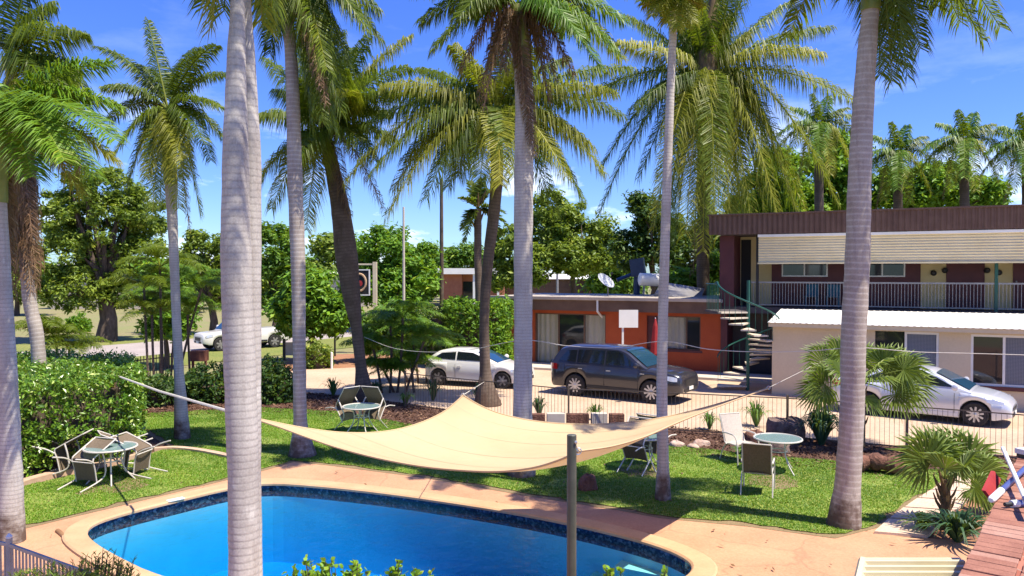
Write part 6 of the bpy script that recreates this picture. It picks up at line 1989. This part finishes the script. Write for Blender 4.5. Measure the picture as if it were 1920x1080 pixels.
# thin pale palm
palm('very slim pale palm trunk leaning right of the sail', 14.2, [(1243, 944, 26), (1243, 860, 22), (1241, 740, 21), (1243, 600, 19), (1247, 450, 18), (1252, 300, 17), (1258, 150, 15), (1263, 40, 14)], (1264, 12),
     fronds=[(1205, 10, .3, .4, 'y'), (1222, 30, -.4, .5, 'y'), (1318, 15, .3, .4, 'y'), (1300, 42, -.4, .5, 'y'), (1270, 55, -.6, .5, 'y'), (1250, 42, .5, .5, 'y'), (1330, -20, .2, .3, 'g'), (1190, -40, 0, .3, 'g'), (1285, 50, .4, .5, 'y')],
     auto=[(7, 45, 1.6, .35, 'g')], mk='royal', L=.36, n=34, seed=11, w=.016, droop=.7, flare=1.2)
palm('stout ringed palm trunk on the right by the pale pavers', 12.75, [(1582, 996, 54), (1590, 900, 46), (1598, 760, 43), (1600, 640, 45), (1608, 480, 44), (1612, 330, 41), (1621, 160, 36), (1632, 20, 30)], (1640, -140),
     fronds=[(1672, 150, .3, .42, 'k'), (1700, 140, -.5, .46, 'k'), (1725, 90, .5, .42, 'k'), (1650, 140, .8, .3, 'k'), (1840, 72, -.5, .34, 'k'), (1875, 50, .5, .3, 'k'), (1585, -10, -.3, .4, 'g'), (1800, 40, .9, .32, 'k'), (1690, 120, .2, .4, 'k')],
     auto=[(7, 42, 2.4, .5, 'g'), (4, 12, 2.3, .7, 'g')], shaft=[(1632, 20, 34), (1636, -60, 36), (1640, -140, 22)], L=.62, n=52, seed=12, w=.022, droop=.8, mk='royal2', sides=18, flare=1.15)
# mid palms between
palm('small stiff-leaved palm half hidden behind the hatchback coconut palm', 34, [(899, 640, 16), (898, 560, 14), (896, 470, 14)], (896, 392),
     fronds=[(862, 372, -.3, .3, 'k'), (866, 430, .3, .35, 'k'), (872, 452, -.4, .35, 'k'), (930, 350, .4, .2, 'k'), (945, 400, -.4, .3, 'k'), (940, 440, .4, .35, 'k'), (880, 340, .4, .15, 'k'), (905, 335, -.3, .1, 'k'), (955, 430, .2, .3, 'k')],
     mk='coco', L=.42, n=22, seed=13, w=.05, droop=.2, boots=6, group=None)
bg = [(1535, 300, 232, 42, 'feathery palm behind the motel roof, left of the grey trunk'), (1683, 330, 285, 44, 'dark feathery palm behind the motel roof, right of the grey trunk'), (1808, 345, 262, 42, 'round-crowned palm standing highest over the motel roof on the right'), (1925, 340, 268, 41, 'palm at the right frame edge over the motel roof')]
for i, (px, pyt, pyc, Y, lab) in enumerate(bg):
    palm(lab, Y, [(px + 4, 650, 20), (px + 2, 500, 17), (px, pyt, 16)], (px, pyc),
         fronds=[(px - 75, pyc + 20, 0, .34, 'b'), (px + 75, pyc + 25, .4, .34, 'g'), (px - 60, pyc + 65, -.6, .45, 'g'), (px + 62, pyc + 75, -.6, .45, 'y'), (px - 50, pyc - 30, .5, .2, 'b'), (px + 52, pyc - 28, .4, .2, 'g'), (px - 14, pyc - 55, 0, .05, 'g'), (px + 18, pyc - 50, .5, .05, 'b'), (px - 25, pyc + 90, -1, .5, 'y'), (px + 22, pyc + 95, -1.2, .5, 'y'), (px, pyc + 70, -1.8, .45, 'b'), (px - 85, pyc + 60, .8, .38, 'g'), (px + 85, pyc - 5, .3, .3, 'g'), (px - 40, pyc + 110, .3, .5, 'd')],
         mk='coco', L=.8, n=30, seed=20 + i, w=.035, droop=.8, group='palms behind the motel roof')

# ------------------------------------------------------------------ broadleaf trees
tree('wide spreading tree with open crown and dark trunk across the street', 47, (198, 640), [(185, 420, 88, 75, 0), (120, 480, 55, 45, -1), (255, 400, 55, 55, 1), (190, 350, 70, 38, 0), (265, 480, 40, 45, 0), (150, 540, 75, 40, -.8), (235, 540, 60, 35, 1), (110, 400, 40, 40, .5)], 'leaf_o', 24000, .15, .62, 17, 30, 31, 'bark', 555, limbs=40)
tree('leafy bright shrub tree behind the slim grey palm', 34, (310, 690), [(305, 530, 40, 44, 0), (290, 590, 26, 40, .5), (330, 590, 28, 40, -.5)], 'leaf_b', 4200, .15, .55, 14, 10, 131, fork=640, base=.3)
tree('green shrub tree left of the white hatchback behind the canes', 36, (745, 690), [(745, 610, 50, 40, 0), (705, 625, 34, 36, .5), (785, 630, 34, 36, 0)], 'leaf_a', 6000, .15, .55, 14, 10, 133, fork=650, base=.4)
tree('olive-green roadside tree left of the twin trunks', 52, (400, 640), [(395, 470, 50, 45, 0), (340, 510, 50, 40, 1), (430, 520, 40, 50, 0)], 'leaf_o', 8000, .17, .7, 12, 14, 32, fork=575)
tree('bushy bright green tree left of the leaning coconut palm', 36, (585, 690), [(585, 555, 52, 48, 0), (550, 590, 42, 34, .5), (625, 590, 36, 36, -.5), (590, 600, 60, 26, 0)], 'leaf_b', 9000, .17, .55, 14, 12, 33, fork=630)
tree('tall light green tree behind the black hanging sign', 56, (725, 600), [(715, 480, 62, 55, 0), (680, 520, 50, 50, 1), (775, 500, 48, 50, 0), (740, 545, 70, 40, -.5)], 'leaf_b', 14000, .20, .8, 14, 14, 34, fork=565, base=.28)
tree('mid green tree between twin trunks and scarred grey palm', 54, (515, 620), [(515, 470, 42, 52, 0), (505, 530, 38, 42, 0), (545, 510, 30, 50, 1)], 'leaf_a', 8000, .2, .8, 12, 12, 35, fork=570)
tree('broad olive tree beyond the flat roof, right of the big palm', 66, (1075, 570), [(1090, 430, 68, 48, 0), (1040, 440, 50, 55, 1), (1125, 470, 50, 36, 0), (1055, 480, 66, 36, -1), (1030, 390, 30, 30, 0)], 'leaf_o', 15000, .22, .9, 14, 12, 36, fork=520, base=.42)
tree('olive tree close behind the big royal palm trunk', 64, (985, 570), [(960, 470, 40, 50, 0), (1000, 500, 40, 36, 0), (940, 510, 30, 34, 0)], 'leaf_o', 7000, .22, .9, 12, 10, 37, fork=530)
tree('dark green tree low on the skyline right of the power pole', 120, (868, 560), [(868, 478, 34, 17, 0), (842, 495, 24, 18, 0), (895, 490, 24, 16, 0)], 'leaf_a', 4000, .36, 1.4, 10, 8, 38, fork=520)
tree('shaded green tree behind the white water tank', 50, (1205, 640), [(1215, 400, 36, 40, 0), (1245, 450, 50, 50, 0), (1180, 470, 30, 40, 0), (1300, 480, 60, 46, 1), (1340, 440, 50, 50, 2)], 'leaf_k', 12000, .2, .85, 12, 14, 39, fork=545)
tree('bright shrub tree between flat roof and motel wall', 40, (1305, 640), [(1275, 525, 40, 22, 0), (1320, 530, 36, 26, 0), (1340, 500, 22, 22, 0)], 'leaf_b', 6000, .14, .5, 12, 8, 40, fork=555)
tree('glossy green tree behind the motel roof at left', 50, (1470, 640), [(1470, 330, 50, 62, 0), (1420, 370, 50, 40, 1), (1500, 380, 46, 40, 0)], 'leaf_b', 11000, .2, .8, 12, 14, 41, fork=420)
tree('glossy green tree behind the motel roof beside the grey trunk', 52, (1590, 640), [(1580, 300, 46, 62, 0), (1560, 370, 60, 36, 0), (1640, 350, 40, 40, 0)], 'leaf_b', 11000, .2, .8, 12, 14, 42, fork=420)
tree('bright green tree behind the motel roof below the round-crowned palm', 51, (1750, 640), [(1740, 350, 60, 36, 0), (1700, 370, 50, 26, 0), (1830, 365, 46, 30, 0), (1790, 340, 40, 30, 0)], 'leaf_b', 13000, .2, .8, 12, 14, 43, fork=420)
for i, (px, rx, pyt, Y, lf, lab) in enumerate([
        (30, 70, 470, 75, 'leaf_a', 'dark green tree at the far left frame edge'), (330, 50, 500, 80, 'leaf_a', 'distant green tree behind the slim palm'), (455, 45, 470, 90, 'leaf_o', 'distant olive tree behind the twin trunks'),
        (630, 48, 440, 100, 'leaf_o', 'distant olive tree behind the leaning coconut palm'), (790, 40, 470, 110, 'leaf_a', 'distant green tree left of the power pole'), (1155, 40, 470, 100, 'leaf_a', 'distant green tree right of the broad olive tree'), (1110, 40, 490, 130, 'leaf_k', 'distant dark tree low behind the broad olive tree'), (250, 60, 505, 95, 'leaf_k', 'distant dark tree behind the wide spreading tree'), (-60, 80, 440, 60, 'leaf_o', 'olive tree mostly outside the left frame edge')]):
    tree(lab, Y, (px, 560), [(px, (pyt + 555) / 2, rx, (555 - pyt) / 2, 0), (px - rx * .6, 530, rx * .6, 24, 0), (px + rx * .6, 530, rx * .6, 24, 0)], lf, 4500, .0042 * Y, .017 * Y, 12, 8, 60 + i, fork=548, limbs=8, group='trees far beyond the street')

# ------------------------------------------------------------------ hedges and bushes
hg = [G(-60, 940), G(60, 900), G(160, 884), G(252, 862), G(268, 838), G(240, 800), G(100, 790), G(-60, 800)]
hedge('clipped leafy hedge behind the tipped chairs on the left', [(p.x, p.y) for p in hg], 1.95, 60000, .052, 51, top_var=.06, base=.42)
p = G(892, 694)
def oval(c, a, b_, n=14):
    return [(c.x + a * math.cos(2 * math.pi * i / n), c.y + b_ * math.sin(2 * math.pi * i / n)) for i in range(n)]
hedge('tall clipped green bush behind the white hatchback', oval(V(-1.55, 34.0, 0), 1.55, 1.2), 3.05, 15000, .085, 52, 'leaf_b', 'clipped_bush', .25, 'bush', base=.3)
hedge('round dark clipped bush left of the tall green bush', oval(V(-3.1, 34.4, 0), .75, .75), 2.7, 6000, .085, 53, 'leaf_k', 'clipped_bush', .25, 'bush', base=.5)
def bush(label, px, pyb, w, H, n, size, seed, leaf, d=None):
    c = G(px, pyb); ww = w / 1440 * c.y / 2
    return hedge(label, oval(c, ww, ww * .8), H, n, size, seed, leaf, 'bush', .35, 'bush', 'low bushes in the garden beds')
bush('dark shrub between the twin trunks and the scarred grey palm', 500, 752, 120, 1.35, 7000, .075, 54, 'leaf_k')
bush('dark spreading shrub left of the twin trunks', 405, 750, 130, 1.1, 7000, .075, 55, 'leaf_k')
bush('small shrub with yellowish leaves behind the white peg', 596, 690, 50, 1.3, 1800, .08, 56, 'leaf_o')
bush('low shrub at the foot of the slim grey palm', 290, 760, 90, 1.0, 3500, .07, 57, 'leaf_k')
bush('small bright bush on the field behind the wide tree', 147, 622, 40, 1.3, 2000, .12, 58, 'leaf_b')
# feathery bush and leafy bush tops in front
def sprigs(label, pts, n, seed, mk, leaf_len, wid, spread, up, name='bush'):
    g = np.random.default_rng(seed)
    b = V(sum(p.x for p in pts) / len(pts), sum(p.y for p in pts) / len(pts), 0)
    t = thing(name, label, 'bush', b)
    mb = MB(); st = MB()
    for i in range(n):
        p = pts[int(g.integers(0, len(pts)))]
        top = p + V(g.normal(0, spread), g.normal(0, spread), -abs(g.normal(0, .10)))
        low = V(b.x + (top.x - b.x) * .6, b.y + (top.y - b.y) * .6, max(.05, top.z - .9))
        tube(st, [low, top], [.008, .003], 4, cap=False)
        m = 24
        tt = g.uniform(.45, 1.02, m)[:, None]
        pos = np.array(tuple(low)) * (1 - tt) + np.array(tuple(top)) * tt
        az = g.uniform(0, 2 * np.pi, m)
        d = np.stack([np.cos(az), np.sin(az), np.full(m, up)], 1); d /= np.linalg.norm(d, axis=1)[:, None]
        W = np.cross(d, g.normal(0, 1, (m, 3))); W /= np.linalg.norm(W, axis=1)[:, None]
        leaflets(mb, pos, d, g.uniform(.7, 1.2, m) * leaf_len, W, wid, .2, np.clip(.3 + .35 * tt.ravel() + g.normal(0, .18, m), 0, 1))
    obj('stem', st, M['bark'], t); obj('foliage', mb, M[mk], t)
fp_ = [AY(x_, y_, Y_) for x_, y_, Y_ in [(60, 1066, 7.2), (100, 1056, 7.4), (150, 1048, 7.6), (185, 1035, 7.9), (215, 1045, 7.9), (235, 1062, 7.7), (30, 1078, 7.0), (120, 1075, 7.0), (180, 1068, 7.3), (90, 1090, 6.9), (240, 1085, 7.3)]]
sprigs('feathery green bush inside the near left fence corner', fp_, 300, 71, 'needle', .075, .005, .07, 1.2)
lp_ = [AY(x_, y_, 5.8) for x_, y_ in [(530, 1078), (556, 1058), (580, 1044), (612, 1050), (640, 1056), (674, 1052), (700, 1066), (735, 1064), (750, 1052), (775, 1066), (792, 1070), (600, 1070), (660, 1075), (560, 1085), (720, 1080)]]
sprigs('bright leafy bush tops in front of the pool at the bottom', lp_, 120, 72, 'leaf_b', .055, .017, .03, .9)
lp_ = [AY(x_, y_, 5.8) for x_, y_ in [(1140, 1064), (1165, 1068), (1245, 1066), (1150, 1080), (1240, 1085)]]
sprigs('few leafy sprigs showing at the bottom near the pool step', lp_, 26, 73, 'leaf_b', .06, .018, .015, 1.0)

# ------------------------------------------------------------------ fan palms, cane palms, strappy plants
fp1 = G(1612, 838)
fan_palm('larger fan palm behind the ringed trunk, before the silver sedan', V(fp1.x, fp1.y, .02), 1.55,
         [(185, 30, 1.05, .85), (160, 55, .8, .8), (200, 5, 1.1, .8), (222, 18, 1.0, .8), (175, -8, .95, .75), (120, 60, .6, .75), (60, 60, .6, .8), (30, 40, .8, .8), (0, 25, .95, .85), (335, 5, 1.0, .85), (310, -8, .85, .8), (345, 45, .7, .8), (270, 15, .7, .8), (250, -15, .75, .7), (290, 40, .6, .75), (80, 30, .8, .8), (20, 10, .9, .8), (320, 25, 1.05, .8)], 81, .10)
fp2 = G(1771, 990)
fan_palm('smaller fan palm in the near right bed beside the pavers', V(fp2.x, fp2.y, .02), .80,
         [(165, 48, .42, .78), (120, 62, .40, .75), (40, 52, .48, .80), (12, 36, .52, .80), (350, 15, .5, .66), (325, -8, .42, .5), (240, 50, .30, .62), (300, 45, .40, .62)], 82, .075)
cane_palm('cane palm clump with several dark stems left of the white hatchback', 27.0, [716, 732, 745, 760, 776, 738], [(700, 655), (732, 612), (755, 596), (795, 640), (772, 690), (722, 700)], 1.7, 83, 'b', nf=12)
cane_palm('cane palm clump between slim grey palm and twin trunks', 29.0, [300, 318, 334, 350], [(300, 560), (332, 530), (378, 540), (352, 590)], 1.9, 84, 'b')
cane_palm('small cane palm behind the left hedge', 27.0, [284, 300, 292], [(270, 540), (300, 500), (285, 590)], 1.9, 85, 'g')
cane_palm('dense cane palm clump at the left of the white hatchback, behind the first', 29.5, [800, 785, 765], [(797, 650), (770, 615), (748, 680)], 1.5, 88, 'b')
cane_palm('cane palm at the left end behind the hedge', 25.0, [105, 122, 88], [(105, 640), (130, 655), (80, 630)], 1.5, 86, 'g', nf=8)
st = [(625, 742, 24, 34, 'strap', 'strappy clump left of the leaning coconut palm'), (705, 745, 24, 30, 'strap_k', 'dark strappy clump right of the leaning coconut palm'), (812, 752, 26, 42, 'strap_k', 'strappy clump before the rear of the white hatchback'), (897, 756, 22, 36, 'strap_k', 'strappy clump at the foot of the hatchback coconut palm'), (1011, 784, 22, 40, 'strap_k', 'spiky plant right of the pale royal palm'), (1117, 788, 20, 32, 'strap', 'spiky plant behind the white garden block'), (1330, 806, 22, 34, 'strap', 'small upright plant at the far mulch edge'), (1418, 800, 34, 48, 'strap', 'pale strappy plant left of the hollow stump'), (1540, 836, 48, 70, 'strap_k', 'big dark strappy clump beside the ringed trunk'), (760, 762, 20, 30, 'strap', 'low strappy clump below the cane palm'), (535, 745, 26, 34, 'strap', 'strappy clump behind the scarred grey palm'), (335, 750, 28, 34, 'strap_k', 'dark strappy clump by the slim grey palm'), (1390, 852, 20, 16, 'strap', 'low yellowing plant in the mulch left of the stump')]
for i, (px, py, rx, h, mk, lab) in enumerate(st):
    c = G(px, py); s_ = c.y / 1440
    strap_clump(lab, V(c.x, c.y, .02), rx * s_ * 1.25, h * s_ * 1.1, 46 if h < 60 else 110, 200 + i, mk, wid=.022 + .012 * (h > 60))
c = G(1760, 1022)
strap_clump('dark strappy plant at the foot of the smaller fan palm', V(c.x + .35, c.y + .1, .02), .75, .55, 150, 230, 'strap_k', wid=.022)
c = G(1725, 1000)
strap_clump('low brownish plant between pavers and fan palm', V(c.x + .1, c.y + .1, .02), .45, .30, 70, 231, 'leaf_o', wid=.02)
c = G(1850, 960)
strap_clump('leafy plant under the fan palm by the brick wall', V(c.x, c.y, .02), .55, .6, 80, 232, 'strap', wid=.025)
for (px_, py_, rr_) in ((1450, 905, .55), (208, 912, .6), (1206, 884, .5)):
    c_ = G(px_, py_); gq = np.random.default_rng(px_)
    mb = MB(); sheet(mb, [(c_.x + rr_ * (1 + gq.uniform(-.3, .3)) * math.cos(a_), c_.y + rr_ * (1 + gq.uniform(-.3, .3)) * math.sin(a_)) for a_ in np.linspace(0, 6.28, 18)[:-1]], .034)
    struct('worn_soil', mb, M['edge_dirt'])
# fallen leaves on the paving and lawn
g = np.random.default_rng(91)
n = 260
x = g.uniform(-9, 8, n); y = g.uniform(8.5, 19, n)
keep = ~inside(np.array([(p.x, p.y) for p in cop_out]), x, y)
x, y = x[keep], y[keep]; n = len(x)
c = np.stack([x, y, np.full(n, .048)], 1); az = g.uniform(0, 6.28, n)
a = np.stack([np.cos(az), np.sin(az), g.normal(0, .15, n)], 1); b = np.stack([-np.sin(az), np.cos(az), g.normal(0, .3, n)], 1)
s = g.uniform(.02, .07, n)[:, None]
vs = np.stack([c - a * s, c - b * s * .3, c + a * s, c + b * s * .3], 1).reshape(-1, 3)
mb = MB(); mb.add(vs, np.arange(n)[:, None] * 4 + np.arange(4)[None, :], np.repeat(g.uniform(0, 1, n), 4))
tag(obj('leaf_litter', mb, M['frond_d'], kind='stuff'), 'scattered dry fallen leaves on the paving and lawn', 'leaf litter')
for o in SC.objects:
    if 'world_parts' in o:
        del o['world_parts']
